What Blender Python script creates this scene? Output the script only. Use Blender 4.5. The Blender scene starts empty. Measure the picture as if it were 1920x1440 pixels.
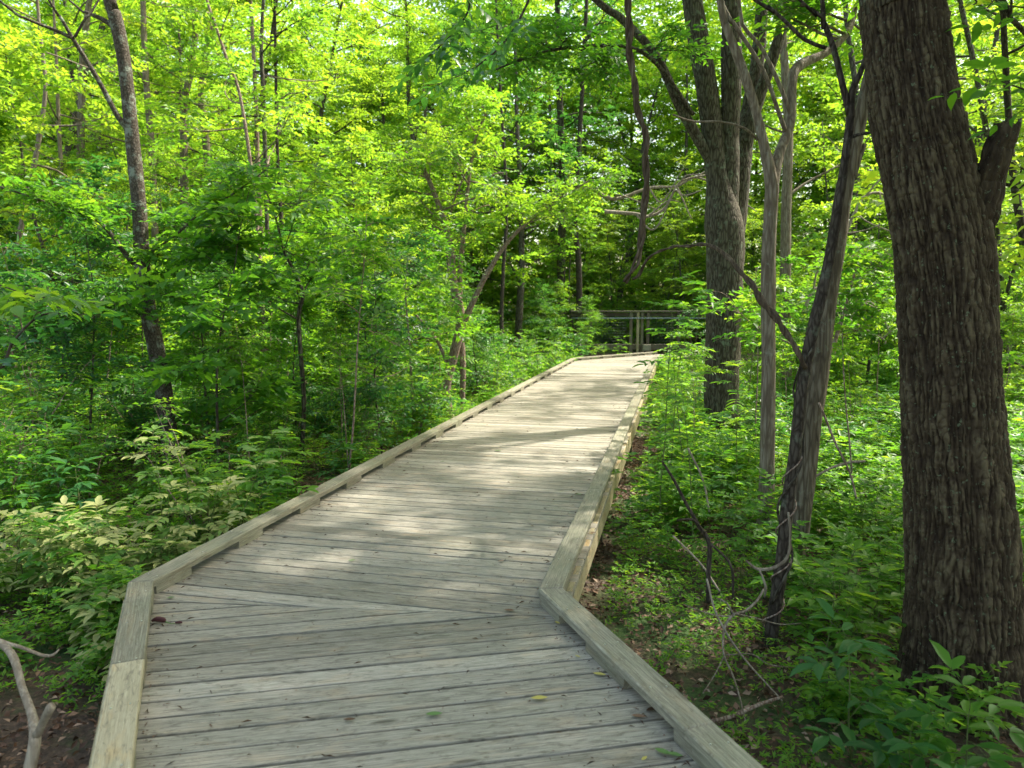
import bpy, math, random
import numpy as np
from mathutils import Vector

# ------------------------------------------------------------ camera, sky, sun, exposure
scene = bpy.context.scene
CAM_H = 1.75
F = 1375.0                       # focal length in units of a 1920 wide frame
TH = math.atan(151 / F)          # pitch below the horizon
cam_d = bpy.data.cameras.new("camera")
cam = bpy.data.objects.new("camera", cam_d)
scene.collection.objects.link(cam)
scene.camera = cam
cam.location = (0, 0, CAM_H)
cam.rotation_euler = (math.pi / 2 - TH, 0, 0)
cam_d.sensor_width = 36
cam_d.lens = 36 * F / 1920
cam_d.clip_start = 0.05
cam_d.clip_end = 2000
cam_d.dof.use_dof = True
cam_d.dof.focus_distance = 5.6
cam_d.dof.aperture_fstop = 2.6

SUN_EL, SUN_AZ = math.radians(56), math.radians(62)   # azimuth from +Y towards +X
SUN_DIR = Vector((math.sin(SUN_AZ) * math.cos(SUN_EL), math.cos(SUN_AZ) * math.cos(SUN_EL), math.sin(SUN_EL)))
w = bpy.data.worlds.new("World")
scene.world = w
w.use_nodes = True
nt = w.node_tree
nt.nodes.clear()
sky = nt.nodes.new("ShaderNodeTexSky")
sky.sky_type = 'NISHITA'
sky.sun_disc = False
sky.sun_elevation = SUN_EL
sky.sun_rotation = SUN_AZ
sky.dust_density = 3.0
bg = nt.nodes.new("ShaderNodeBackground")
bg.inputs[1].default_value = 0.15
wo = nt.nodes.new("ShaderNodeOutputWorld")
tint = nt.nodes.new("ShaderNodeMixRGB")
tint.blend_type = 'MULTIPLY'
tint.inputs[0].default_value = 1
tint.inputs[2].default_value = (1.0, .925, .72, 1)
nt.links.new(sky.outputs[0], tint.inputs[1])
nt.links.new(tint.outputs[0], bg.inputs[0])
nt.links.new(bg.outputs[0], wo.inputs[0])

sun_d = bpy.data.lights.new("sun", 'SUN')
sun_d.energy = 2.8
sun_d.angle = math.radians(1.2)
sun_d.color = (1.0, 0.93, 0.80)
sun = bpy.data.objects.new("sun", sun_d)
scene.collection.objects.link(sun)
sun.rotation_euler = SUN_DIR.to_track_quat('Z', 'Y').to_euler()

vs = scene.view_settings
vs.view_transform = 'Standard'
vs.look = 'None'
vs.gamma = 1
vs.exposure = 2.1

cy = scene.cycles
cy.max_bounces = 8
cy.diffuse_bounces = 5
cy.glossy_bounces = 2
cy.transmission_bounces = 6
cy.transparent_max_bounces = 4
cy.sample_clamp_indirect = 6
cy.use_denoising = True

# ------------------------------------------------------------ places in the world
_c, _s = math.cos(TH), math.sin(TH)


def on(px, py, z=0.0):
    """the point at height z seen in direction (px, py)"""
    dx, v = px - 960, py - 720
    k = (z - CAM_H) / -(F * _s + v * _c)
    return np.array([dx * k, (F * _c - v * _s) * k, z])


def at(px, py, d):
    """the point at distance d along +Y seen in direction (px, py)"""
    dx, v = px - 960, py - 720
    k = d / (F * _c - v * _s)
    return np.array([dx * k, d, CAM_H - (F * _s + v * _c) * k])


def screen(x, y, z):
    """where a world point shows, in a 1920x1440 frame (used only to keep plants from growing in front of the walk)"""
    yc = y * _c - (z - CAM_H) * _s
    vv = -(z - CAM_H) * _c - y * _s
    return 960 + F * x / yc, 720 + F * vv / yc


# ------------------------------------------------------------ noise
def _hash(ix, iy, iz, seed=0):
    h = (ix.astype(np.int64) * 374761393 + iy.astype(np.int64) * 668265263 + iz.astype(np.int64) * 2147483647 + seed * 974634777) & 0xffffffff
    h = ((h ^ (h >> 13)) * 1274126177) & 0xffffffff
    h = (h ^ (h >> 16)) & 0xffffffff
    h = (h * 2246822519) & 0xffffffff
    h = h ^ (h >> 15)
    return (h & 0xffffff) / float(0xffffff)


def noise3(x, y, z, seed=0):
    x, y, z = np.broadcast_arrays(np.asarray(x, float), np.asarray(y, float), np.asarray(z, float))
    ix, iy, iz = np.floor(x), np.floor(y), np.floor(z)
    fx, fy, fz = x - ix, y - iy, z - iz
    fx, fy, fz = [f * f * (3 - 2 * f) for f in (fx, fy, fz)]
    r = 0
    for a in (0, 1):
        wx = fx if a else 1 - fx
        for b in (0, 1):
            wy = fy if b else 1 - fy
            for c in (0, 1):
                wz = fz if c else 1 - fz
                r = r + wx * wy * wz * _hash(ix + a, iy + b, iz + c, seed)
    return r * 2 - 1


def fbm(x, y, z, oct=4, seed=0):
    r, a, f = 0, 0.5, 1.0
    for o in range(oct):
        r = r + a * noise3(x * f, y * f, z * f, seed + o)
        a *= 0.5
        f *= 2.03
    return r


# ------------------------------------------------------------ mesh building
class Geo:
    def __init__(self):
        self.v, self.f, self.a, self.n = [], [], [], 0

    def add(self, v, f, rnd=None):
        """v: N x 3, f: list of index arrays (K x 3 or K x 4)"""
        v = np.asarray(v, float).reshape(-1, 3)
        for q in f:
            q = np.asarray(q, int)
            if len(q):
                self.f.append(q + self.n)
        self.v.append(v)
        self.a.append(np.full(len(v), 0.5) if rnd is None else np.broadcast_to(rnd, (len(v),)))
        self.n += len(v)

    def arrays(self):
        v = np.concatenate(self.v)
        a = np.concatenate(self.a)
        self.v, self.a = [v], [a]
        return v, a

    def add_geo(self, g, pos, rz, sc, tilt=None):
        v, a = g.arrays()
        c, s = math.cos(rz), math.sin(rz)
        R = np.array([[c, -s, 0], [s, c, 0], [0, 0, 1]])
        if tilt is not None:
            ct, st = math.cos(tilt[0]), math.sin(tilt[0])
            R = np.array([[1, 0, 0], [0, ct, -st], [0, st, ct]]) @ R
        n0 = self.n
        self.v.append((v * sc) @ R.T + np.asarray(pos))
        self.a.append(a)
        for q in g.f:
            self.f.append(q + n0)
        self.n += len(v)

    def mesh(self, name, mat, smooth=True, uv=None):
        v, a = self.arrays()
        me = bpy.data.meshes.new(name)
        tot = [q.shape[0] for q in self.f]
        loops = np.concatenate([q.ravel() for q in self.f])
        sizes = np.concatenate([np.full(q.shape[0], q.shape[1]) for q in self.f])
        starts = np.concatenate([[0], np.cumsum(sizes)[:-1]])
        me.vertices.add(len(v))
        me.vertices.foreach_set('co', v.astype(np.float32).ravel())
        me.loops.add(len(loops))
        me.loops.foreach_set('vertex_index', loops.astype(np.int32))
        me.polygons.add(len(sizes))
        me.polygons.foreach_set('loop_start', starts.astype(np.int32))
        me.polygons.foreach_set('loop_total', sizes.astype(np.int32))
        me.polygons.foreach_set('use_smooth', np.full(len(sizes), smooth))
        at_ = me.attributes.new('rnd', 'FLOAT', 'POINT')
        at_.data.foreach_set('value', a.astype(np.float32))
        if uv is not None:
            ul = me.uv_layers.new(name='UVMap')
            ul.data.foreach_set('uv', np.asarray(uv, np.float32)[loops].ravel())
        me.update()
        me.validate()
        me.materials.append(mat)
        return me


def link(name, me, parent=None, loc=None):
    o = bpy.data.objects.new(name, me)
    scene.collection.objects.link(o)
    if parent is not None:
        o.parent = parent
    if loc is not None:
        o.location = loc
    return o


def tag(o, label, cat, group=None):
    o['label'] = label
    o['category'] = cat
    if group:
        o['group'] = group
    return o


def thing(name, label, cat, loc=(0, 0, 0), rz=0.0, group=None, sc=1.0):
    o = bpy.data.objects.new(name, None)
    o.empty_display_size = 0.1
    scene.collection.objects.link(o)
    o.location = loc
    o.rotation_euler = (0, 0, rz)
    o.scale = (sc, sc, sc)
    return tag(o, label, cat, group)


def resample(pts, rad, step):
    pts = np.asarray(pts, float)
    rad = np.asarray(rad, float)
    n = len(pts)
    if n > 2:   # Catmull-Rom
        P = np.vstack([2 * pts[0] - pts[1], pts, 2 * pts[-1] - pts[-2]])
        out, ro = [], []
        for i in range(n - 1):
            p0, p1, p2, p3 = P[i], P[i + 1], P[i + 2], P[i + 3]
            m = max(2, int(np.linalg.norm(p2 - p1) / step) + 1)
            t = np.linspace(0, 1, m, endpoint=False)[:, None]
            out.append(0.5 * (2 * p1 + (p2 - p0) * t + (2 * p0 - 5 * p1 + 4 * p2 - p3) * t ** 2 + (3 * p1 - p0 - 3 * p2 + p3) * t ** 3))
            ro.append(rad[i] + (rad[i + 1] - rad[i]) * t[:, 0])
        out.append(pts[-1:])
        ro.append(rad[-1:])
        return np.vstack(out), np.concatenate(ro)
    m = max(2, int(np.linalg.norm(pts[1] - pts[0]) / step) + 1)
    t = np.linspace(0, 1, m)[:, None]
    return pts[0] + (pts[1] - pts[0]) * t, rad[0] + (rad[1] - rad[0]) * t[:, 0]


def tube(g, pts, rad, sides=8, step=0.1, rough=0.0, seed=0, rough_f=6.0, rnd=0.5, smooth_path=True, wob=0.0):
    """a tapered limb; returns its centre line and radii"""
    if smooth_path:
        p, r = resample(pts, rad, step)
    else:
        p, r = np.asarray(pts, float), np.asarray(rad, float)
    if wob:
        k = np.linspace(0, 1, len(p))
        L = np.linalg.norm(p[-1] - p[0])
        p = p + wob * np.stack([noise3(k * L * 3, 0.3, seed), noise3(k * L * 3, 7.3, seed), 0 * k], 1) * np.minimum(k * 8, 1)[:, None]
    m = len(p)
    t = np.gradient(p, axis=0)
    t /= np.linalg.norm(t, axis=1)[:, None] + 1e-9
    u = np.cross(t[0], [0.3, 0.9, 0.1])
    if np.linalg.norm(u) < 0.05:
        u = np.cross(t[0], [1, 0, 0])
    us = np.empty_like(p)
    for i in range(m):
        u = u - t[i] * np.dot(u, t[i])
        u = u / (np.linalg.norm(u) + 1e-9)
        us[i] = u
    vs_ = np.cross(t, us)
    a = np.linspace(0, 2 * math.pi, sides, endpoint=False)
    ca, sa = np.cos(a), np.sin(a)
    rr = r[:, None] * np.ones(sides)
    if rough:
        z = np.cumsum(np.r_[0, np.linalg.norm(np.diff(p, axis=0), axis=1)])
        n = fbm(ca[None] * rough_f * 0.5, sa[None] * rough_f * 0.5, z[:, None] * rough_f * 0.35, 3, seed)
        rr = rr * (1 + rough * n)
    ring = p[:, None] + rr[..., None] * (ca[None, :, None] * us[:, None] + sa[None, :, None] * vs_[:, None])
    v = ring.reshape(-1, 3)
    i = np.arange(m - 1)[:, None] * sides
    j = np.arange(sides)[None]
    k = (j + 1) % sides
    q = np.stack([i + j, i + k, i + sides + k, i + sides + j], -1).reshape(-1, 4)
    v = np.vstack([v, p[0], p[-1]])
    j = np.arange(sides)
    k = (j + 1) % sides
    caps = np.vstack([np.stack([np.full(sides, m * sides), k, j], 1), np.stack([np.full(sides, m * sides + 1), (m - 1) * sides + j, (m - 1) * sides + k], 1)])
    g.add(v, [q, caps], rnd)
    return p, r


def norm(a):
    return a / (np.linalg.norm(a, axis=-1, keepdims=True) + 1e-9)


# leaf outlines: length along y, width along x, z up
LEAF4 = (np.array([[0, 0, 0], [.5, .42, .13], [0, 1, -.05], [-.5, .42, .13]]), np.array([[0, 1, 2], [0, 2, 3]]))
LEAF8 = (np.array([[0, 0, 0], [.30, .18, .03], [.48, .46, .05], [.28, .78, -.02], [0, 1, -.16],
                   [-.28, .78, -.02], [-.48, .46, .05], [-.30, .18, .03], [0, .2, -.02], [0, .48, -.03], [0, .78, -.09]]),
         None)
L8T = np.array([[0, 1, 8], [3, 4, 10], [0, 8, 7], [5, 10, 4]])
L8Q = np.array([[1, 2, 9, 8], [2, 3, 10, 9], [8, 9, 6, 7], [9, 10, 5, 6]])


def add_leaves(g, base, d, nrm, length, width, rnd, fine=False, jit=None):
    """many leaves at once: base N x 3, d direction N x 3, nrm approx normal"""
    d = norm(d)
    x = norm(np.cross(d, nrm))
    z = np.cross(x, d)
    T = LEAF8[0] if fine else LEAF4[0]
    L = np.broadcast_to(length, (len(base),))[:, None, None]
    W = np.broadcast_to(width, (len(base),))[:, None, None]
    zz = T[None, :, 2:3] * L
    v = base[:, None] + x[:, None] * (T[None, :, 0:1] * W) + d[:, None] * (T[None, :, 1:2] * L) + z[:, None] * zz
    n, k = len(base), len(T)
    off = (np.arange(n) * k)[:, None, None]
    r = np.repeat(np.broadcast_to(rnd, (n,)), k)
    if fine:
        g.add(v.reshape(-1, 3), [(L8T[None] + off).reshape(-1, 3), (L8Q[None] + off).reshape(-1, 4)], r)
    else:
        g.add(v.reshape(-1, 3), [(LEAF4[1][None] + off).reshape(-1, 3)], r)


def sprays(gl, gt, rng, o, d, ln, nl, size, aspect=0.5, droop=0.25, fine=False, twig_r=0.003, tone=None, flat=0.35):
    """flat leafy twigs: origins o, directions d, lengths ln, nl leaves each in two rows"""
    n = len(o)
    d = norm(d)
    ln = np.broadcast_to(ln, (n,))
    tone = rng.random(n) if tone is None else tone
    t = (np.arange(nl) + 0.7) / nl
    side = np.where(np.arange(nl) % 2, 1.0, -1.0)
    c = o[:, None] + d[:, None] * (t[None] * ln[:, None])[..., None]
    c[..., 2] -= droop * ln[:, None] * t[None] ** 2
    up = norm(np.array([0, 0, 1.0]) + rng.normal(0, flat, (n, 3)))
    lat = norm(np.cross(d, up))
    ang = rng.normal(0.95, 0.22, (n, nl)) * np.where(np.arange(nl) == nl - 1, 0.15, 1)[None]
    ld = d[:, None] * np.cos(ang)[..., None] + lat[:, None] * (side[None] * np.sin(ang))[..., None]
    ld[..., 2] -= rng.normal(0.22, 0.2, (n, nl))
    ln_ = up[:, None] + rng.normal(0, 0.3, (n, nl, 3))
    sz = size * rng.uniform(0.65, 1.2, (n, nl)) * (0.75 + 0.4 * np.sin(np.pi * t))[None]
    rnd = np.clip(0.65 * tone[:, None] + 0.35 * rng.random((n, nl)), 0, 1)
    add_leaves(gl, c.reshape(-1, 3), ld.reshape(-1, 3), ln_.reshape(-1, 3), sz.ravel(), sz.ravel() * aspect, rnd.ravel(), fine)
    if gt is not None and twig_r:
        tt = np.array([0, 0.5, 1.0])
        cc = o[:, None] + d[:, None] * (tt[None] * ln[:, None])[..., None]
        cc[..., 2] -= droop * ln[:, None] * tt[None] ** 2
        lat2 = np.cross(d, lat)
        k = np.arange(3) * 2.094
        rr = twig_r * np.array([1, .7, .3])
        v = cc[:, :, None] + rr[None, :, None, None] * (np.cos(k)[None, None, :, None] * lat[:, None, None] + np.sin(k)[None, None, :, None] * lat2[:, None, None])
        q = []
        for a in range(2):
            for b in range(3):
                e = (b + 1) % 3
                q.append([a * 3 + b, a * 3 + e, a * 3 + 3 + e, a * 3 + 3 + b])
        q = np.array(q)[None] + (np.arange(n) * 9)[:, None, None]
        gt.add(v.reshape(-1, 3), [q.reshape(-1, 4)])


def rdir(rng, n, zmin=-0.2, zmax=0.6):
    a = rng.uniform(0, 2 * math.pi, n)
    z = rng.uniform(zmin, zmax, n)
    c = np.sqrt(np.maximum(0, 1 - z ** 2))
    return np.stack([np.cos(a) * c, np.sin(a) * c, z], 1)


def limb(rng, o, d, ln, r0, curve=0.15, up=0.1, n=4):
    pts, rad = [np.array(o, float)], [r0]
    d = np.array(d, float)
    for i in range(n):
        d = d + rng.normal(0, curve, 3) + np.array([0, 0, up])
        d /= np.linalg.norm(d)
        pts.append(pts[-1] + d * ln / n)
        rad.append(r0 * (1 - 0.8 * (i + 1) / n))
    return np.array(pts), np.array(rad), d


def crown_on(gw, gl, rng, path, rad, t0, t1, nlimb, ln, nsub, nsp, leaf, nl=8, aspect=0.5, fine=False, zup=(0.0, 0.7), sides=5, sdroop=0.3, twig=True, spr_len=0.45, taper=0.5, aim=None):
    """limbs with sub-limbs and leafy sprays along part t0..t1 of a trunk path"""
    O, D, TN = [], [], []
    m = len(path)
    for i in range(nlimb):
        t = t0 + (t1 - t0) * (i + rng.random()) / nlimb
        k = min(m - 1, int(t * (m - 1)))
        d = rdir(rng, 1, *zup)[0]
        if aim is not None:
            d = norm(d + np.array(aim))
        L = ln * rng.uniform(0.6, 1.15) * (1 - taper * (t - t0) / max(1e-3, t1 - t0))
        r0 = max(0.006, min(rad[k] * 0.55, 0.012 * L + 0.006))
        p, r, _ = limb(rng, path[k], d, L, r0, 0.16, 0.05, 5)
        p, r = tube(gw, p, r, sides, L / 8)
        tn = rng.random()
        for j in range(nsub):
            tt = rng.uniform(0.25, 1.0)
            kk = min(len(p) - 1, int(tt * (len(p) - 1)))
            dd = norm(norm(p[min(kk + 1, len(p) - 1)] - p[kk - 1]) * 0.8 + rdir(rng, 1, -0.15, 0.35)[0])
            L2 = L * rng.uniform(0.25, 0.5)
            p2, r2, _ = limb(rng, p[kk], dd, L2, max(0.004, r[kk] * 0.6), 0.2, 0.0, 3)
            p2, r2 = tube(gw, p2, r2, 4, L2 / 5)
            s = rng.integers(1, len(p2), nsp)
            O.append(p2[s])
            base = norm(np.gradient(p2, axis=0))[s]
            D.append(norm(base * 0.6 + rdir(rng, nsp, -0.25, 0.3)))
            TN.append(np.clip(tn * 0.5 + rng.random(nsp) * 0.5, 0, 1))
    O, D, TN = np.concatenate(O), np.concatenate(D), np.concatenate(TN)
    sprays(gl, gw if twig else None, rng, O, D, spr_len * rng.uniform(0.6, 1.3, len(O)), nl, leaf, aspect, sdroop, fine, 0.003 if twig else 0, TN)


def compound_plant(gs, gl, rng, h, nodes, leaf, nlf=7, rach=0.3, per=2, lean=0.1, fine=True, aspect=0.42, stem_r=0.006, first=0.35, palm=False):
    """an upright stem with pinnate (or palmate) leaves in pairs"""
    d = np.array([rng.normal(0, lean), rng.normal(0, lean), 1.0])
    p, r, _ = limb(rng, (0, 0, -0.03), d / np.linalg.norm(d), h, stem_r, 0.06, 0.12, 5)
    p, r = tube(gs, p, r, 5, h / 8)
    B, D, N, S, R = [], [], [], [], []
    a0 = rng.uniform(0, 6.28)
    for i in range(nodes):
        t = first + (1 - first) * (i + 0.3 * rng.random()) / max(1, nodes - 1) if nodes > 1 else 1
        t = min(1, t)
        k = min(len(p) - 1, int(t * (len(p) - 1) + 0.5))
        a0 += 1.57 + rng.normal(0, 0.25)
        for q in range(per):
            a = a0 + q * 2 * math.pi / per + rng.normal(0, 0.2)
            rl = rach * rng.uniform(0.7, 1.15) * (1 - 0.35 * t)
            el = rng.uniform(0.15, 0.65) if i < nodes - 1 else rng.uniform(0.5, 1.0)
            dd = np.array([math.cos(a) * math.cos(el), math.sin(a) * math.cos(el), math.sin(el)])
            tt = np.linspace(0, 1, 5)
            rp = p[k] + dd * (tt * rl)[:, None]
            rp[:, 2] -= 0.35 * rl * tt ** 2
            tube(gs, rp, np.linspace(0.0022, 0.001, 5), 3, smooth_path=False)
            lat = norm(np.cross(dd, [0, 0, 1]))
            tone = rng.random()
            if palm:
                for c in range(nlf):
                    an = (c - (nlf - 1) / 2) * 0.62
                    ld = dd * math.cos(an) + lat * math.sin(an)
                    B.append(rp[-1]); D.append(ld + [0, 0, -0.35 + rng.normal(0, 0.1)])
                    S.append(leaf * (1.15 - 0.16 * abs(c - (nlf - 1) / 2)) * rng.uniform(0.85, 1.1))
                    N.append(np.array([0, 0, 1.0]) + rng.normal(0, 0.15, 3)); R.append(tone * .7 + .3 * rng.random())
            else:
                np_ = (nlf - 1) // 2
                for c in range(np_):
                    u = 0.4 + 0.55 * c / max(1, np_ - 1) if np_ > 1 else 0.6
                    kk = u * 4
                    bp = rp[int(kk)] + (rp[min(4, int(kk) + 1)] - rp[int(kk)]) * (kk - int(kk))
                    for s in (-1, 1):
                        B.append(bp); D.append(dd * 0.55 + lat * s * 0.9 + [0, 0, -0.2 + rng.normal(0, 0.12)])
                        S.append(leaf * rng.uniform(0.75, 1.1)); N.append(np.array([0, 0, 1.0]) + rng.normal(0, 0.2, 3)); R.append(tone * .7 + .3 * rng.random())
                B.append(rp[-1]); D.append(dd + [0, 0, -0.4]); S.append(leaf * 1.15); N.append(np.array([0, 0, 1.0])); R.append(tone * .7 + .3 * rng.random())
    add_leaves(gl, np.array(B), np.array(D), np.array(N), np.array(S), np.array(S) * aspect, np.array(R), fine)


# ------------------------------------------------------------ materials
def new_mat(name):
    m = bpy.data.materials.new(name)
    m.use_nodes = True
    m.node_tree.nodes.clear()
    return m, m.node_tree.nodes, m.node_tree.links


def ramp(N, stops):
    r = N.new('ShaderNodeValToRGB')
    while len(r.color_ramp.elements) < len(stops):
        r.color_ramp.elements.new(0.5)
    for e, (p, c) in zip(r.color_ramp.elements, stops):
        e.position = p
        e.color = (*c, 1)
    return r


def leaf_mat(name, stops, tstops, trans=0.5, rough=0.42, vary=0.22):
    m, N, L = new_mat(name)
    a = N.new('ShaderNodeAttribute')
    a.attribute_name = 'rnd'
    oi = N.new('ShaderNodeObjectInfo')
    mp = N.new('ShaderNodeMath'); mp.operation = 'MULTIPLY_ADD'
    mp.inputs[1].default_value = vary * 2; mp.inputs[2].default_value = -vary
    L.new(oi.outputs['Random'], mp.inputs[0])
    sm = N.new('ShaderNodeMath'); sm.operation = 'ADD'; sm.use_clamp = True
    L.new(a.outputs['Fac'], sm.inputs[0]); L.new(mp.outputs[0], sm.inputs[1])
    r1, r2 = ramp(N, stops), ramp(N, tstops)
    L.new(sm.outputs[0], r1.inputs[0]); L.new(sm.outputs[0], r2.inputs[0])
    p = N.new('ShaderNodeBsdfPrincipled')
    p.inputs['Roughness'].default_value = rough
    p.inputs['Specular IOR Level'].default_value = 0.3
    L.new(r1.outputs[0], p.inputs['Base Color'])
    t = N.new('ShaderNodeBsdfTranslucent')
    L.new(r2.outputs[0], t.inputs['Color'])
    x = N.new('ShaderNodeMixShader')
    x.inputs[0].default_value = trans
    L.new(p.outputs[0], x.inputs[1]); L.new(t.outputs[0], x.inputs[2])
    o = N.new('ShaderNodeOutputMaterial')
    L.new(x.outputs[0], o.inputs[0])
    return m


M = {}
M['leaf'] = leaf_mat('spring_leaf', [(0, (.035, .11, .022)), (.5, (.065, .18, .022)), (1, (.12, .25, .025))],
                     [(0, (.10, .32, .02)), (.5, (.22, .50, .02)), (1, (.42, .62, .03))])
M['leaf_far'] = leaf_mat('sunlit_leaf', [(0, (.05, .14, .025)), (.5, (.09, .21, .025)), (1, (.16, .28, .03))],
                         [(0, (.18, .46, .03)), (.5, (.37, .64, .03)), (1, (.58, .74, .04))], 0.52)  # brighter greens put sunlight into the leaf colour
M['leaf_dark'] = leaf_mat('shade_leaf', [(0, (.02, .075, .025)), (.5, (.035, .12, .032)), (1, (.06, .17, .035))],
                          [(0, (.05, .22, .03)), (.5, (.10, .32, .03)), (1, (.18, .42, .03))], 0.4, 0.38)  # darker greens put shade into the leaf colour
M['leaf_pale'] = leaf_mat('blotched_leaf', [(0, (.06, .16, .03)), (.35, (.13, .24, .05)), (.5, (.30, .33, .12)), (1, (.38, .38, .17))],
                          [(0, (.10, .30, .03)), (.5, (.22, .42, .05)), (1, (.45, .45, .15))], 0.35, 0.5, 0.05)
M['dead_leaf'] = leaf_mat('dead_leaf', [(0, (.05, .028, .018)), (.45, (.13, .07, .042)), (.75, (.23, .14, .09)), (1, (.34, .26, .20))],
                          [(0, (.05, .02, .01)), (1, (.2, .1, .04))], 0.15, 0.6)


def bark_mat(name, c1, c2, c3, scale=1.0, bump=0.6, stretch=0.22, lichen=0.25, lichc=(.22, .30, .20), attr=False, speck=False, vor=.45):
    m, N, L = new_mat(name)
    tc = N.new('ShaderNodeTexCoord')
    mp = N.new('ShaderNodeMapping')
    mp.inputs['Scale'].default_value = (scale, scale, scale * stretch)
    L.new(tc.outputs['Object'], mp.inputs[0])
    n1 = N.new('ShaderNodeTexNoise')
    n1.inputs['Scale'].default_value = 26; n1.inputs['Detail'].default_value = 7; n1.inputs['Roughness'].default_value = .62
    n1.inputs['Distortion'].default_value = .4
    L.new(mp.outputs[0], n1.inputs[0])
    vo = N.new('ShaderNodeTexVoronoi'); vo.feature = 'DISTANCE_TO_EDGE'
    vo.inputs['Scale'].default_value = 30
    L.new(mp.outputs[0], vo.inputs[0])
    vr = N.new('ShaderNodeMapRange'); vr.inputs[1].default_value = 0; vr.inputs[2].default_value = .22
    L.new(vo.outputs['Distance'], vr.inputs[0])
    hx = N.new('ShaderNodeMath'); hx.operation = 'MULTIPLY_ADD'; hx.inputs[1].default_value = vor
    L.new(vr.outputs[0], hx.inputs[0])
    L.new(n1.outputs[0], hx.inputs[2])
    cr = ramp(N, [(.40 - .22 * (.45 - vor) / .45, c1), (.68 - .2 * (.45 - vor) / .45, c2), (1.0 - .35 * (.45 - vor) / .45, c3)])
    if attr:
        a = N.new('ShaderNodeAttribute'); a.attribute_name = 'rnd'
        ad = N.new('ShaderNodeMath'); ad.operation = 'MULTIPLY_ADD'; ad.inputs[1].default_value = .35
        L.new(n1.outputs[0], ad.inputs[0]); L.new(a.outputs['Fac'], ad.inputs[2])
        L.new(ad.outputs[0], cr.inputs[0])
    else:
        L.new(hx.outputs[0], cr.inputs[0])
    # lichen patches
    n2 = N.new('ShaderNodeTexNoise'); n2.inputs['Scale'].default_value = 38 if speck else 9; n2.inputs['Detail'].default_value = 6; n2.inputs['Roughness'].default_value = .7
    L.new(tc.outputs['Object'], n2.inputs[0])
    lr = N.new('ShaderNodeMapRange'); lr.inputs[1].default_value = .60 - .12 * lichen; lr.inputs[2].default_value = .66
    if speck:
        lr.inputs[1].default_value = .615; lr.inputs[2].default_value = .64
    L.new(n2.outputs[0], lr.inputs[0])
    ml = N.new('ShaderNodeMath'); ml.operation = 'MULTIPLY'; ml.inputs[1].default_value = .9 if speck else lichen * 2
    ml.use_clamp = True
    L.new(lr.outputs[0], ml.inputs[0])
    mx = N.new('ShaderNodeMixRGB'); mx.inputs[2].default_value = (*lichc, 1)
    L.new(ml.outputs[0], mx.inputs[0]); L.new(cr.outputs[0], mx.inputs[1])
    p = N.new('ShaderNodeBsdfPrincipled'); p.inputs['Roughness'].default_value = .85
    p.inputs['Specular IOR Level'].default_value = .25
    L.new(mx.outputs[0], p.inputs['Base Color'])
    b = N.new('ShaderNodeBump'); b.inputs['Strength'].default_value = bump; b.inputs['Distance'].default_value = .02
    L.new(hx.outputs[0], b.inputs['Height']); L.new(b.outputs[0], p.inputs['Normal'])
    o = N.new('ShaderNodeOutputMaterial')
    L.new(p.outputs[0], o.inputs[0])
    return m


M['bark_oak'] = bark_mat('furrowed_bark', (.015, .008, .0035), (.040, .027, .0145), (.098, .077, .045), 1.0, .6, .5, .16, (.10, .122, .072), speck=True, attr=True)
M['bark_grey'] = bark_mat('grey_bark', (.020, .015, .010), (.050, .041, .029), (.105, .094, .072), 1.0, .9, .2, .35, (.15, .19, .14))
M['bark_dark'] = bark_mat('dark_bark', (.018, .013, .009), (.036, .027, .020), (.07, .057, .045), 1.2, .7, .3, .15, (.16, .2, .14))
M['bark_pale'] = bark_mat('pale_bark', (.075, .053, .038), (.14, .11, .08), (.245, .21, .165), 1.0, .8, .14, .2, (.30, .32, .27), vor=.2)
M['bark_lichen'] = bark_mat('lichened_bark', (.025, .019, .014), (.055, .043, .032), (.10, .085, .068), 1.3, .5, .6, .62, (.19, .215, .18))
M['bark_red'] = bark_mat('reddish_bark', (.09, .055, .04), (.19, .13, .10), (.30, .24, .20), 1.3, .5, .3, .15, (.25, .25, .2))
M['bark_mid'] = bark_mat('ridged_bark', (.036, .026, .016), (.085, .066, .045), (.16, .135, .10), 1.0, 1.0, .13, .2, (.19, .23, .17), vor=.3)
M['vine'] = bark_mat('vine_bark', (.02, .013, .008), (.055, .038, .024), (.12, .092, .062), 1.5, .8, .12, .1, (.2, .2, .15), vor=.1)
M['twig_pale'] = bark_mat('dead_twig', (.12, .095, .07), (.21, .175, .135), (.33, .29, .23), 1.6, .8, .12, .2, (.26, .28, .21), vor=.05)
M['stem'] = bark_mat('green_stem', (.05, .06, .02), (.08, .11, .03), (.12, .15, .05), 2, .1, .3, .05)


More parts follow.
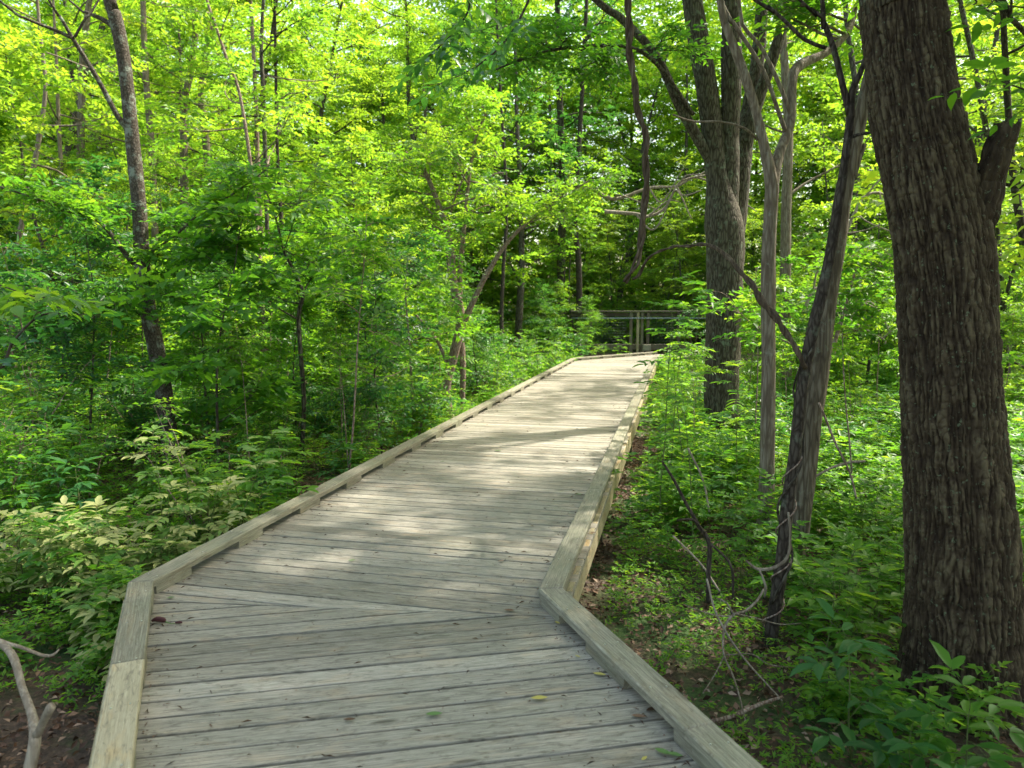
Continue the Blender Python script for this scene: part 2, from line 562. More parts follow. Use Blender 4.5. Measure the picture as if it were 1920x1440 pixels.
def wood_mat(name, cols, stain=(.10, .085, .06), warm=(.42, .31, .19), warm_amt=.35, green=.25, bump=.35, stain_amt=.7, greenc=(.20, .25, .13)):
    """weathered boards; u along the grain, v across, both in metres"""
    m, N, L = new_mat(name)
    uv = N.new('ShaderNodeUVMap'); uv.uv_map = 'UVMap'
    at_ = N.new('ShaderNodeAttribute'); at_.attribute_name = 'rnd'
    tc = N.new('ShaderNodeTexCoord')

    def noise(vec, sx, sy, scale, detail, rough, dist=0.0):
        mp = N.new('ShaderNodeMapping'); mp.inputs['Scale'].default_value = (sx, sy, 1)
        L.new(vec, mp.inputs[0])
        n = N.new('ShaderNodeTexNoise'); n.inputs['Scale'].default_value = scale
        n.inputs['Detail'].default_value = detail; n.inputs['Roughness'].default_value = rough; n.inputs['Distortion'].default_value = dist
        L.new(mp.outputs[0], n.inputs[0])
        return n.outputs[0]
    grain = noise(uv.outputs[0], 1.6, 60, 2.2, 6, .65, .15)
    fine = noise(uv.outputs[0], 6, 260, 2.0, 3, .6)
    blot = noise(uv.outputs[0], 1.0, 3.5, 3.4, 6, .62, .5)
    big = noise(tc.outputs['Object'], 1, 1, 1.3, 4, .55)
    stn = noise(uv.outputs[0], 2.2, 9, 4.0, 7, .72, 1.2)

    def mixc(f, a, b, mode='MIX'):
        x = N.new('ShaderNodeMixRGB'); x.blend_type = mode
        for i, s in ((0, f), (1, a), (2, b)):
            if hasattr(s, 'node'):
                L.new(s, x.inputs[i])
            else:
                x.inputs[i].default_value = s if i == 0 else (*s, 1)
        return x.outputs[0]

    def rng_(v, a, b, c=0.0, d=1.0):
        r = N.new('ShaderNodeMapRange')
        for i, k in ((1, a), (2, b), (3, c), (4, d)):
            r.inputs[i].default_value = k
        L.new(v, r.inputs[0])
        return r.outputs[0]
    g = N.new('ShaderNodeMath'); g.operation = 'MULTIPLY_ADD'; g.inputs[1].default_value = .45
    L.new(at_.outputs['Fac'], g.inputs[0])
    g2 = N.new('ShaderNodeMath'); g2.operation = 'MULTIPLY'; g2.inputs[1].default_value = .60
    gc = N.new('ShaderNodeMapRange'); gc.inputs[1].default_value = .32; gc.inputs[2].default_value = .68
    L.new(grain, gc.inputs[0])
    L.new(gc.outputs[0], g2.inputs[0]); L.new(g2.outputs[0], g.inputs[2])
    base = ramp(N, [(.2, cols[0]), (.55, cols[1]), (.85, cols[2])])
    L.new(g.outputs[0], base.inputs[0])
    c = base.outputs[0]
    c = mixc(rng_(fine, .42, .6, 0, .35), c, tuple(k * .55 for k in cols[0]))
    c = mixc(rng_(blot, .53, .68, 0, warm_amt), c, warm)
    c = mixc(rng_(big, .45, .65, 0, green), c, greenc)
    c = mixc(rng_(stn, .50, .66, 0, stain_amt), c, stain)
    # knots: rare, elongated
    mk = N.new('ShaderNodeMapping'); mk.inputs['Scale'].default_value = (1.4, 6.9, 1)
    L.new(uv.outputs[0], mk.inputs[0])
    vk = N.new('ShaderNodeTexVoronoi'); vk.inputs['Scale'].default_value = 1.0
    L.new(mk.outputs[0], vk.inputs[0])
    c = mixc(rng_(vk.outputs['Distance'], .05, .10, .8, 0), c, stain)
    p = N.new('ShaderNodeBsdfPrincipled')
    L.new(c, p.inputs['Base Color'])
    L.new(rng_(blot, .3, .7, .55, .8), p.inputs['Roughness'])
    p.inputs['Specular IOR Level'].default_value = .3
    hm = N.new('ShaderNodeMath'); hm.operation = 'ADD'
    L.new(grain, hm.inputs[0]); L.new(fine, hm.inputs[1])
    b = N.new('ShaderNodeBump'); b.inputs['Strength'].default_value = bump; b.inputs['Distance'].default_value = .006
    L.new(hm.outputs[0], b.inputs['Height']); L.new(b.outputs[0], p.inputs['Normal'])
    o = N.new('ShaderNodeOutputMaterial')
    L.new(p.outputs[0], o.inputs[0])
    return m


M['deck'] = wood_mat('weathered_deck', [(.135, .125, .100), (.29, .270, .225), (.44, .41, .35)], green=.14, warm_amt=.40, warm=(.38,.29,.19), greenc=(.17,.185,.12), stain=(.06,.052,.038))
M['curb'] = wood_mat('mossy_curb_wood', [(.12, .113, .082), (.235, .22, .168), (.37, .345, .27)], warm=(.28, .21, .12), green=.22, warm_amt=.35, bump=.5)
M['new'] = wood_mat('newer_curb_wood', [(.27, .24, .16), (.39, .345, .235), (.48, .43, .31)], warm=(.5, .35, .16), green=.05, warm_amt=.5, bump=.4)
M['fascia'] = wood_mat('sunlit_yellow_fascia_wood', [(.20, .175, .10), (.32, .275, .165), (.44, .385, .25)], warm=(.32, .18, .06), green=.2, warm_amt=.7, bump=.5)  # sunlit yellow of the right fascia put into the wood colour
M['fence'] = wood_mat('fence_wood', [(.05, .042, .03), (.09, .075, .052), (.15, .125, .09)], green=.3, warm_amt=.2)


def plain(name, col, rough=.5, metal=0.0):
    m, N, L = new_mat(name)
    p = N.new('ShaderNodeBsdfPrincipled')
    n = N.new('ShaderNodeTexNoise'); n.inputs['Scale'].default_value = 30; n.inputs['Detail'].default_value = 5
    x = N.new('ShaderNodeMixRGB'); x.inputs[1].default_value = (*[c * .7 for c in col], 1); x.inputs[2].default_value = (*[min(1, c * 1.25) for c in col], 1)
    L.new(n.outputs[0], x.inputs[0]); L.new(x.outputs[0], p.inputs['Base Color'])
    p.inputs['Roughness'].default_value = rough; p.inputs['Metallic'].default_value = metal
    o = N.new('ShaderNodeOutputMaterial'); L.new(p.outputs[0], o.inputs[0])
    return m


M['pipe'] = plain('galvanised_pipe', (.20, .25, .28), .5, .5)
M['mesh'] = plain('green_wire', (.04, .075, .065), .6, .0)
M['screw'] = plain('screw_head', (.5, .5, .48), .35, .8)
M['catkin'] = plain('dark_red_fruit', (.045, .006, .008), .7)
M['yellow'] = plain('yellow_leaf', (.36, .31, .07), .6)
M['greenleaf'] = plain('fresh_leaf', (.07, .15, .03), .5)


def ground_mat():
    m, N, L = new_mat('forest_floor')
    tc = N.new('ShaderNodeTexCoord')
    n1 = N.new('ShaderNodeTexNoise'); n1.inputs['Scale'].default_value = 34; n1.inputs['Detail'].default_value = 9; n1.inputs['Roughness'].default_value = .75
    n2 = N.new('ShaderNodeTexNoise'); n2.inputs['Scale'].default_value = 1.1; n2.inputs['Detail'].default_value = 7; n2.inputs['Roughness'].default_value = .65
    L.new(tc.outputs['Object'], n1.inputs[0]); L.new(tc.outputs['Object'], n2.inputs[0])
    r1 = ramp(N, [(.3, (.025, .016, .010)), (.5, (.07, .045, .028)), (.7, (.15, .10, .065))])
    L.new(n1.outputs[0], r1.inputs[0])
    r2 = ramp(N, [(.3, (.018, .045, .010)), (.7, (.06, .12, .02))])
    L.new(n1.outputs[0], r2.inputs[0])
    mr = N.new('ShaderNodeMapRange'); mr.inputs[1].default_value = .46; mr.inputs[2].default_value = .58
    L.new(n2.outputs[0], mr.inputs[0])
    x = N.new('ShaderNodeMixRGB')
    L.new(mr.outputs[0], x.inputs[0]); L.new(r1.outputs[0], x.inputs[1]); L.new(r2.outputs[0], x.inputs[2])
    p = N.new('ShaderNodeBsdfPrincipled'); p.inputs['Roughness'].default_value = .9
    L.new(x.outputs[0], p.inputs['Base Color'])
    b = N.new('ShaderNodeBump'); b.inputs['Strength'].default_value = .9; b.inputs['Distance'].default_value = .03
    L.new(n1.outputs[0], b.inputs['Height']); L.new(b.outputs[0], p.inputs['Normal'])
    o = N.new('ShaderNodeOutputMaterial'); L.new(p.outputs[0], o.inputs[0])
    return m


M['ground'] = ground_mat()


# ------------------------------------------------------------ ground
def gz(x, y):
    x = np.asarray(x, float); y = np.asarray(y, float)
    left = np.clip((-x - 2.0) * 0.05, -0.02, 1.2) * (x < 0)
    return -0.50 + 0.16 * fbm(x * .35, y * .35, 0.5, 3, 5) + left + np.clip((y - 24) * 0.02, 0, 1.5) + np.clip((x - 4) * .02, 0, .6)


def make_ground():
    g = Geo()
    xs = np.concatenate([np.linspace(-260, -32, 20), np.linspace(-30, 30, 220), np.linspace(32, 260, 20)])
    ys = np.concatenate([np.linspace(-60, -6, 8), np.linspace(-5, 40, 200), np.linspace(42, 320, 26)])
    X, Y = np.meshgrid(xs, ys)
    Z = gz(X, Y) + 0.03 * fbm(X * 2.5, Y * 2.5, 1.5, 3, 9)
    nx = len(xs)
    i = np.arange(len(ys) - 1)[:, None] * nx + np.arange(nx - 1)[None]
    q = np.stack([i, i + 1, i + nx + 1, i + nx], -1).reshape(-1, 4)
    g.add(np.stack([X, Y, Z], -1).reshape(-1, 3), [q])
    o = link('ground', g.mesh('ground', M['ground']))
    o['kind'] = 'structure'


make_ground()

# ------------------------------------------------------------ boardwalk
CT = 0.092       # top of the curb above the deck
Lk = on(288, 1089, CT)[:2]; L0 = on(247, 1440, CT)[:2]
Rk = on(1010, 1103, CT)[:2]; R0 = on(1280, 1363, CT)[:2]
Lf = on(1080, 671, CT)[:2]; Rf = on(1216, 700, CT)[:2]
L0 = L0 + (L0 - Lk) * 1.6          # on past the camera
R0 = R0 + (R0 - Rk) * 1.9
far_d = (Lf - Lk) / np.linalg.norm(Lf - Lk)
Rf = Rk + far_d * np.dot(Lf - Rk, far_d) + far_d * 0.9     # right side parallel to the left
turn = math.radians(-34)
end_d = np.array([far_d[0] * math.cos(turn) - far_d[1] * math.sin(turn), far_d[0] * math.sin(turn) + far_d[1] * math.cos(turn)])
Le = Lf + end_d * 4.2
Re = Rf + end_d * 3.0
CW = 0.14


def clip_poly(poly, a, n):
    """keep the part of poly with (p - a).n >= 0"""
    out = []
    for i in range(len(poly)):
        p, q = poly[i], poly[(i + 1) % len(poly)]
        dp, dq = np.dot(p - a, n), np.dot(q - a, n)
        if dp >= 0:
            out.append(p)
        if dp * dq < 0:
            out.append(p + (q - p) * dp / (dp - dq))
    return out


class Wood:
    """boards in one mesh, with grain coordinates"""
    def __init__(self):
        self.g, self.uv = Geo(), []

    def prism(self, poly, z0, z1, gd, rnd, off, bev=0.004):
        """upright prism over a convex outline; grain runs along gd"""
        poly = [np.asarray(p, float) for p in poly]
        n = len(poly)
        ar = sum(poly[i][0] * poly[(i + 1) % n][1] - poly[(i + 1) % n][0] * poly[i][1] for i in range(n))
        if ar < 0:
            poly = poly[::-1]
        if abs(ar) < 1e-4:
            return
        P = np.array(poly)
        c = P.mean(0)
        ins = []
        for i in range(n):     # inset by bev for a softened edge
            a, b, d = P[i - 1], P[i], P[(i + 1) % n]
            e1 = (b - a) / (np.linalg.norm(b - a) + 1e-9); e2 = (d - b) / (np.linalg.norm(d - b) + 1e-9)
            n1 = np.array([-e1[1], e1[0]]); n2 = np.array([-e2[1], e2[0]])
            k = 1 + np.dot(n1, n2)
            m_ = (n1 + n2) / max(k, .35)
            ins.append(b + m_ * bev)
        I = np.array(ins)
        z = lambda Q, h: np.column_stack([Q, np.full(n, h)])
        gd = np.asarray(gd, float); gp = np.array([-gd[1], gd[0]])

        def uvs(V, side=False):
            u = V[:, :2] @ gd
            v = V[:, :2] @ gp + V[:, 2]
            return np.column_stack([u + off[0], v + off[1]])
        V = np.vstack([z(P, z0), z(P, z1 - bev), z(I, z1)])
        j = np.arange(n); k = (j + 1) % n
        q = np.vstack([np.stack([j, k, n + k, n + j], 1), np.stack([n + j, n + k, 2 * n + k, 2 * n + j], 1)])
        top = (2 * n + j)[None]
        bot = j[::-1][None]
        # separate verts for the sides so shading stays crisp
        self.g.add(V, [q, top, bot], rnd)
        self.uv.append(uvs(V))

    def build(self, name, mat, parent, smooth=False):
        me = self.g.mesh(name, mat, smooth, np.concatenate(self.uv))
        return link(name, me, parent)


def beam(W, a, b, wid, z0, z1, rnd, off, side=0, bev=.006, cutA=None, cutB=None):
    """beam from a to b; side 0 centred, else offset fully to one side of the line; cut directions mitre the ends"""
    a, b = np.asarray(a[:2], float), np.asarray(b[:2], float)
    d = (b - a) / np.linalg.norm(b - a)
    n = np.array([-d[1], d[0]])
    lo, hi = (-wid / 2, wid / 2) if side == 0 else ((0, wid) if side > 0 else (-wid, 0))

    def corner(p, o, cut):
        q = p + n * o
        if cut is not None:     # slide along d until on the mitre line through p with direction cut
            cn = np.array([-cut[1], cut[0]])
            q = q + d * (np.dot(p - q, cn) / np.dot(d, cn))
        return q
    poly = [corner(a, lo, cutA), corner(b, lo, cutB), corner(b, hi, cutB), corner(a, hi, cutA)]
    W.prism(poly, z0, z1, d, rnd, off, bev)


def miter(d0, d1):
    d0 = d0 / np.linalg.norm(d0); d1 = d1 / np.linalg.norm(d1)
    m = d0 - d1
    if np.linalg.norm(m) < 1e-6:
        return np.array([-d0[1], d0[0]])
    return m / np.linalg.norm(m)


bw = thing('boardwalk', 'weathered grey plank boardwalk with low timber kerbs winding through the forest', 'boardwalk', (0, 0, 0))
rngb = np.random.default_rng(4)


def deck(poly, pd, pitch, gap, name='deck', seam=None):
    """planks running along pd clipped to the outline"""
    W = Wood()
    pd = pd / np.linalg.norm(pd)
    pn = np.array([-pd[1], pd[0]])
    P = np.array(poly)
    o = P[0]
    s = (P - o) @ pn; t = (P - o) @ pd
    k0 = int(math.floor(s.min() / pitch)) - 1; k1 = int(math.ceil(s.max() / pitch)) + 1
    ar = sum(P[i][0] * P[(i + 1) % len(P)][1] - P[(i + 1) % len(P)][0] * P[i][1] for i in range(len(P)))
    if ar < 0:
        P = P[::-1]
    for k in range(k0, k1):
        g0 = gap * rngb.uniform(.3, 1.35) / 2; g1 = gap * rngb.uniform(.3, 1.35) / 2
        a = o + pn * (k * pitch + g0); b = o + pn * ((k + 1) * pitch - g1)
        e0, e1 = rngb.normal(0, .006), rngb.normal(0, .006)
        q = [a + pd * (t.min() - 1), a + pd * (t.max() + 1), b + pd * (t.max() + 1), b + pd * (t.min() - 1)]
        for i in range(len(P)):
            u, v = P[i], P[(i + 1) % len(P)]
            e = (v - u) / np.linalg.norm(v - u)
            nn = np.array([-e[1], e[0]])
            q = clip_poly(q, u + nn * .001, nn)
            if len(q) < 3:
                break
        if len(q) < 3:
            continue
        dz = rngb.normal(0, .0012)
        W.prism(q, -.036 + dz, dz, pd, float(np.clip(rngb.normal(.5, .24), 0, 1)), (rngb.uniform(0, 60), rngb.uniform(0, 60)), .0025)
    return W.build(name, M['deck'], bw)


nd_l = (Lk - L0) / np.linalg.norm(Lk - L0)
nd_r = (Rk - R0) / np.linalg.norm(Rk - R0)
outL = lambda d: np.array([-d[1], d[0]])
# deck outlines reach under the curbs
Lk_o = Lk + outL(far_d) * CW * .9 - far_d * .04; Rk_o = Rk - outL(far_d) * CW * .9 - far_d * .02
L0_o = L0 + outL(nd_l) * CW * .9; R0_o = R0 - outL(nd_r) * CW * .9
seamL = Lk_o + np.array([0, -.06]); seamR = Rk_o + np.array([0.02, -.14])
pdn = (on(1160, 1272)[:2] - on(640, 1326.7)[:2]); pdf = (on(1037, 1050.7)[:2] - on(640, 1020)[:2])
deck([L0_o, R0_o, seamR, seamL], pdn, .143, .016, 'deck')
Lf_o = Lf + outL(far_d) * CW * .9; Rf_o = Rf - outL(far_d) * CW * .9
sm = np.array([0, .006])
deck([seamL + sm, seamR + sm, Rf_o, Lf_o], pdf, .143, .016, 'deck')
Le_o = Le + outL(end_d) * CW * .9; Re_o = Re - outL(end_d) * CW * .9
e_pd = np.array([end_d[1], -end_d[0]])
deck([Lf_o + far_d * .008, Rf_o + far_d * .008, Re_o, Le_o], e_pd, .143, .006, 'deck')

# curbs ----------------------------------------------------------
def curb_run(a, b, side, cutA, cutB, pieces, z0=.052, z1=CT, mats=None):
    a, b = np.array(a), np.array(b)
    L = np.linalg.norm(b - a)
    d = (b - a) / L
    t = 0
    ends = [0] + list(pieces) + [L]
    for i in range(len(ends) - 1):
        W = Wood()
        p, q = a + d * (ends[i] + (.0015 if i else 0)), a + d * ends[i + 1]
        beam(W, p, q, CW, z0, z1 + rngb.normal(0, .0012), rngb.uniform(.3, .75), (rngb.uniform(0, 50), rngb.uniform(0, 50)), side, .006,
             cutA if i == 0 else None, cutB if i == len(ends) - 2 else None)
        o = W.build('curb_rail', M[mats[i]] if mats else M['curb'], bw)


def blocks(a, b, side, spots, ln=.34, mat='curb'):
    d = (b - a) / np.linalg.norm(b - a)
    for s in spots:
        W = Wood()
        beam(W, a + d * s, a + d * (s + ln * rngb.uniform(.94, 1.05)), CW - .012,   .0015, .0515, rngb.uniform(.2, .8), (rngb.uniform(0, 50), rngb.uniform(0, 50)), side, .002)
        W.build('spacer_block', M[mat], bw)


mLk = miter(Lk - L0, far_d); mRk = miter(Rk - R0, far_d)
mLf = miter(far_d, end_d)
dLkn = np.linalg.norm(Lk - L0)
jn = dLkn - 1.06            # joint of older and newer timber on the near left curb
cutL = on(295, 1060, CT)[:2] - on(288, 1089, CT)[:2]
curb_run(L0, Lk, 1, None, mLk, [jn], mats=['new', 'curb'])
LL = np.linalg.norm(Lf - Lk)
curb_run(Lk + far_d * .002, Lf, 1, mLk, mLf, [2.42, 4.86, 7.3, 9.75, 12.2, 14.6], mats=['curb'] * 7)
curb_run(Lf + end_d * .002, Le, 1, mLf, None, [2.4], mats=['curb'] * 2)
blocks(Lk, Lf, 1, [.02 + .0] + [.88 * k + .0 for k in range(1, int(LL / .88))], .33)
blocks(L0, Lk, 1, [dLkn - .30] + [dLkn - .3 - .88 * k for k in range(1, 5)], .30)
blocks(Lf, Le, 1, [.25, 1.3, 2.4, 3.5], .4)
dRk = np.linalg.norm(Rk - R0)
curb_run(R0, Rk, -1, None, mRk, [dRk - 1.52], mats=['curb', 'curb'])
curb_run(Rk + far_d * .002, Rf, -1, mRk, miter(far_d, end_d), [2.4, 4.8, 7.3, 9.7, 12.2, 14.6], mats=['curb'] * 7)
curb_run(Rf + end_d * .002, Re, -1, miter(far_d, end_d), None, [1.4], mats=['curb'] * 2)
nrR = [dRk - .30, dRk - 1.03, dRk - 1.85, dRk - 2.7]
blocks(R0, Rk, -1, [nrR[0]], .29); blocks(R0, Rk, -1, nrR[1:], .40)
blocks(Rk, Rf, -1, [.03] + [.88 * k for k in range(1, int(LL / .88))], .33)

# fascia boards, posts ------------------------------------------------
def fascia(a, b, out, mat='fascia', dp=.235):
    L = np.linalg.norm(b - a); d = (b - a) / L
    n = out * (CW * .9 + .002)
    t = 0
    while t < L - .1:
        l = min(3.6, L - t)
        W = Wood()
        p, q = a + n + d * (t + .002), a + n + d * (t + l)
        beam(W, p, q, .038, -.045 - dp + .08, .0, rngb.uniform(.3, .9), (rngb.uniform(0, 50), rngb.uniform(0, 50)), 1 if np.dot(out, outL(d)) > 0 else -1, .002)
        W.build('fascia_board', M[mat], bw)
        t += l


fascia(Rk, Rf, -outL(far_d)); fascia(R0, Rk, -outL(nd_r)); fascia(Lk, Lf, outL(far_d)); fascia(L0, Lk, outL(nd_l)); fascia(Lf, Le, outL(end_d))


def posts(a, b, out, spots):
    d = (b - a) / np.linalg.norm(b - a)
    for s in spots:
        W = Wood()
        c = a + d * s + out * (CW * .9 - .055)
        beam(W, c - d * .045, c + d * .045, .09, -1.1, -.04, .3, (rngb.uniform(0, 50), 0), 0, .003)
        W.build('support_post', M['fence'], bw)


posts(Rk, Rf, -outL(far_d), [.45 + 2.2 * k for k in range(8)])
posts(Lk, Lf, outL(far_d), [.5 + 2.2 * k for k in range(8)])
posts(R0, Rk, -outL(nd_r), [dRk - 2.4, dRk - .6])
posts(L0, Lk, outL(nd_l), [dLkn - 2.2, dLkn - .4])

# screw heads on the curbs
W = Geo()
for (a, b, s, n_) in ((L0, Lk, 1, outL(nd_l)), (Lk, Lf, 1, outL(far_d)), (R0, Rk, -1, -outL(nd_r)), (Rk, Rf, -1, -outL(far_d))):
    L_ = np.linalg.norm(b - a); d = (b - a) / L_
    t = .08
    while t < min(L_, 6):
        for o in (.035, .105):
            c = a + d * (t + rngb.normal(0, .008)) + n_ * o
            th = np.linspace(0, 2 * math.pi, 9)[:-1]
            rr = .0045
            v = np.column_stack([c[0] + rr * np.cos(th), c[1] + rr * np.sin(th), np.full(8, CT + .003)])
            v2 = v.copy(); v2[:, 2] = CT - .003
            j = np.arange(8); k = (j + 1) % 8
            W.add(np.vstack([v, v2]), [j[None], np.stack([8 + j, 8 + k, k, j], 1)])
        t += .44
so = link('screw_heads', W.mesh('screw_heads', M['screw'], False), bw)
so['kind'] = 'stuff'

# ------------------------------------------------------------ railing at the far bend
def make_railing():
    yb = 27.6
    base = at(1183, 657, yb)
    x0, x1 = at(1070, 600, yb)[0], at(1330, 600, yb)[0]
    root = thing('railing', 'dark timber railing with wire mesh panels and a metal handrail across the far bend', 'railing', (x0, yb, 0))
    H = at(1183, 583, yb)[2]
    H = min(H, 1.5)

    def bx(name, x, y, z, sx, sy, sz, mat='fence', rnd=.5):
        W = Wood()
        W.prism([(x - sx / 2, y - sy / 2), (x + sx / 2, y - sy / 2), (x + sx / 2, y + sy / 2), (x - sx / 2, y + sy / 2)], z, z + sz, (1, 0) if sx > sy else (0, 1), rnd, (rngb.uniform(0, 50), rngb.uniform(0, 50)), .006)
        return W.build(name, M[mat], root)
    wid = x1 - x0
    bx('top_rail', wid / 2, 0, H - .04, wid, .2, .05, rnd=.3)
    bx('upper_beam', wid / 2, .05, H - .20, wid, .04, .135, rnd=.15)
    bx('bottom_beam', wid / 2, .05, .02, wid, .04, .2, rnd=.9, mat='fence')
    px_posts = [1107, 1183, 1196, 1204, 1215, 1272]
    for i, p in enumerate(px_posts):
        x = at(p, 600, yb)[0] - x0
        bx('post', x, -.02, -.6, .11 if i in (0, 1, 4, 5) else .09, .09, .58 + H, rnd=.95 if i in (1, 2, 3) else .4, mat='fascia' if i == 2 else 'fence')
    bx('box', at(1212, 600, yb)[0] - x0, -.16, .0, .30, .14, .22, rnd=.95, mat='curb')
    g = Geo()
    tube(g, [(0, -.12, H - .27), (wid / 2, -.12, H - .27), (wid, -.12, H - .27)], [.022] * 3, 8, .5)
    link('handrail', g.mesh('handrail', M['pipe']), root)
    for (a, b) in ((.75, 2.1), (2.95, 4.0), (0.05, .68)):
        g = Geo()
        for x in np.arange(a, b, .1):
            tube(g, [(x, .01, .22), (x, .01, H - .2)], [.0022] * 2, 4, 2)
        for z in np.arange(.24, H - .2, .1):
            tube(g, [(a, .008, z), (b, .008, z)], [.0022] * 2, 4, 2)
        link('mesh_panel', g.mesh('mesh_panel', M['mesh']), root)


make_railing()

# ------------------------------------------------------------ hero trunks
def px_path(pts, z_first=None):
    """pts: (px, py, d, width px) -> world points and radii"""
    P, R = [], []
    for (x, y, d, wpx) in pts:
        P.append(at(x, y, d))
        R.append(wpx / 2 * d / F * F / math.hypot(F, x - 960))      # a round limb off the lens axis shows wider
    return np.array(P), np.array(R)


rng = np.random.default_rng(11)


def oak():
    pts, rad = px_path([(1812, 1345, 3.95, 290), (1806, 1280, 3.95, 252), (1801, 1120, 3.97, 227), (1795, 960, 4.0, 215), (1785, 800, 4.05, 203), (1777, 640, 4.1, 198), (1764, 470, 4.15, 188),
                        (1737, 320, 4.2, 170), (1706, 160, 4.26, 160), (1687, 0, 4.32, 153)])
    base = pts[0].copy()
    pts = np.vstack([pts[:1] - [0, 0, .3], pts]); rad = np.r_[rad[0] * 1.12, rad]
    ext = [pts[-1] + (pts[-1] - pts[-2]) * k for k in (2.5, 6, 10)]
    ext[1] += [0.2, 0, 0.2]; ext[2] += [.5, -.2, .6]
    hi = [pts[-1]]
    p, r = resample(pts, rad, .0065)
    root = thing('oak_tree', 'massive dark tree with deeply furrowed bark and a broken stub limb, right of the boardwalk', 'tree', base)
    m = len(p); sides = 340
    t = norm(np.gradient(p, axis=0))
    # smooth directions
    for _ in range(3):
        k = 60
        t = np.stack([np.convolve(np.pad(t[:, c], k // 2, 'edge'), np.ones(k) / k, 'same')[k // 2:k // 2 + m] for c in range(3)], 1)
    t = norm(t)
    us = norm(np.cross(t, [0, 1, 0])); vv = np.cross(t, us)
    a = np.linspace(0, 2 * math.pi, sides, endpoint=False)
    z = np.cumsum(np.r_[0, np.linalg.norm(np.diff(p, axis=0), axis=1)])
    A, Zz = np.meshgrid(a, z)
    cx, sx = np.cos(A), np.sin(A)
    # interlaced ridges: warp the angle, then ridged noise stretched upward
    R0_ = .33
    wx = .55 * fbm(cx * 2.4, sx * 2.4, Zz * 1.9, 3, 21) + .20 * fbm(cx * 8, sx * 8, Zz * 9, 2, 31)
    n1 = noise3(np.cos(A + wx * .32) * 20, np.sin(A + wx * .32) * 20, Zz * 5.5, 41)
    n2 = noise3(np.cos(A + wx * .25) * 34 + 7, np.sin(A + wx * .25) * 34, Zz * 14 + 3, 43)
    ridge = (1 - np.abs(n1) * 2.2) * .6 + (1 - np.abs(n2) * 2.0) * .4
    ridge = np.clip(ridge, -.35, 1)
    ridge = np.clip(1 - np.maximum(ridge, 0) ** 1.3 * 1.0, 0, 1)       # 1 on plates, 0 in furrows
    cross = noise3(cx * 16, sx * 16, Zz * 26, 51)
    crk = 1 - np.clip((1 - np.abs(noise3(cx * 9 + wx, sx * 9, Zz * 24 + 2 * wx, 53)) * 4.5), 0, 1) * .35
    h = ridge * crk * (0.9 + .25 * cross) + .12 * fbm(cx * 40, sx * 40, Zz * 40, 2, 61)
    rr_lump2 = fbm(cx * 3.5, sx * 3.5, Zz * 2.2, 3, 91)
    h = h * (1 + .35 * rr_lump2)
    lump = .012 * rr_lump2 + fbm(cx * 1.3, sx * 1.3, Zz * 1.2, 3, 71) * .035
    # swelling where the stub leaves the trunk
    zs = at(1800, 400, 4.15)[2] - pts[0][2]
    sw = .07 * np.exp(-((Zz - zs) / .32) ** 2) * np.clip(-(cx) * .0 + np.cos(A - math.pi), 0, 1)
    flare = .10 * np.exp(-Zz / .33) * (1 + .9 * np.cos(A * 5 + .6)) * (Zz < 9)
    rr = r[:, None] + lump + (h - .7) * .023 + flare
    ring = p[:, None] + rr[..., None] * (cx[..., None] * us[:, None] + sx[..., None] * vv[:, None])
    g = Geo()
    i = np.arange(m - 1)[:, None] * sides; j = np.arange(sides)[None]; k = (j + 1) % sides
    q = np.stack([i + j, i + sides + j, i + sides + k, i + k], -1).reshape(-1, 4)
    g.add(ring.reshape(-1, 3) - base, [q], np.clip(.12 + h * .62, 0, 1).ravel())
    tr = link('trunk', g.mesh('trunk', M['bark_oak']), root)
    # broken stub limb
    s0 = at(1785, 470, 4.12); s1 = at(1832, 405, 4.08); s2 = at(1858, 330, 4.05); s3 = at(1872, 280, 4.03); s4 = at(1889, 232, 4.02)
    g = Geo()
    P_, R_ = resample([s0 - base, s1 - base, s2 - base, s3 - base, s4 - base], [.17, .10, .068, .062, .055], .008)
    P_ = P_ + .008 * np.stack([noise3(P_[:, 2] * 18, 0, 0, 3), noise3(P_[:, 2] * 18, 5, 0, 3), 0 * P_[:, 0]], 1)
    n0 = g.n
    tube(g, P_, R_, 64, smooth_path=False, rough=.42, rough_f=9, seed=5)
    v, a_ = g.arrays()
    # splintered end
    last = v[-(64 + 2):-2]
    g.v[0][-(64 + 2):-2] += np.array([0, 0, 1.0]) * (.035 * (noise3(np.arange(64) * .35, 1, 2, 8)))[:, None]
    g.v[0][-1] -= (s4 - s3) * .9
    g.a[0] = np.clip(.45 + .5 * fbm(v[:, 0] * 30, v[:, 1] * 30, v[:, 2] * 9, 3, 9), 0, 1)
    link('stub_limb', g.mesh('stub_limb', M['bark_oak']), root)
    # upper trunk and unseen crown above the frame, aimed sunward to shade the deck
    gw, gl = Geo(), Geo()
    up = [pts[-1] - base + (pts[-2] - pts[-1]) * .15, ext[0] - base, ext[1] - base, ext[2] - base]
    tube(gw, up, [rad[-1] * 1.0, rad[-1] * .88, rad[-1] * .7, .12], 14, .15, .1)
    P2, R2 = resample(up, [rad[-1], rad[-1] * .88, rad[-1] * .7, .12], .1)
    crown_on(gw, gl, rng, P2, R2, .35, 1.0, 18, 4.6, 8, 9, .17, 8, .55, zup=(-.05, .6), sides=6, spr_len=.6, taper=.3, aim=(.45, .55, 0))
    link('upper_limbs', gw.mesh('upper_limbs', M['bark_grey']), root)
    link('crown', gl.mesh('crown', M['leaf']), root)
    return root


oak()


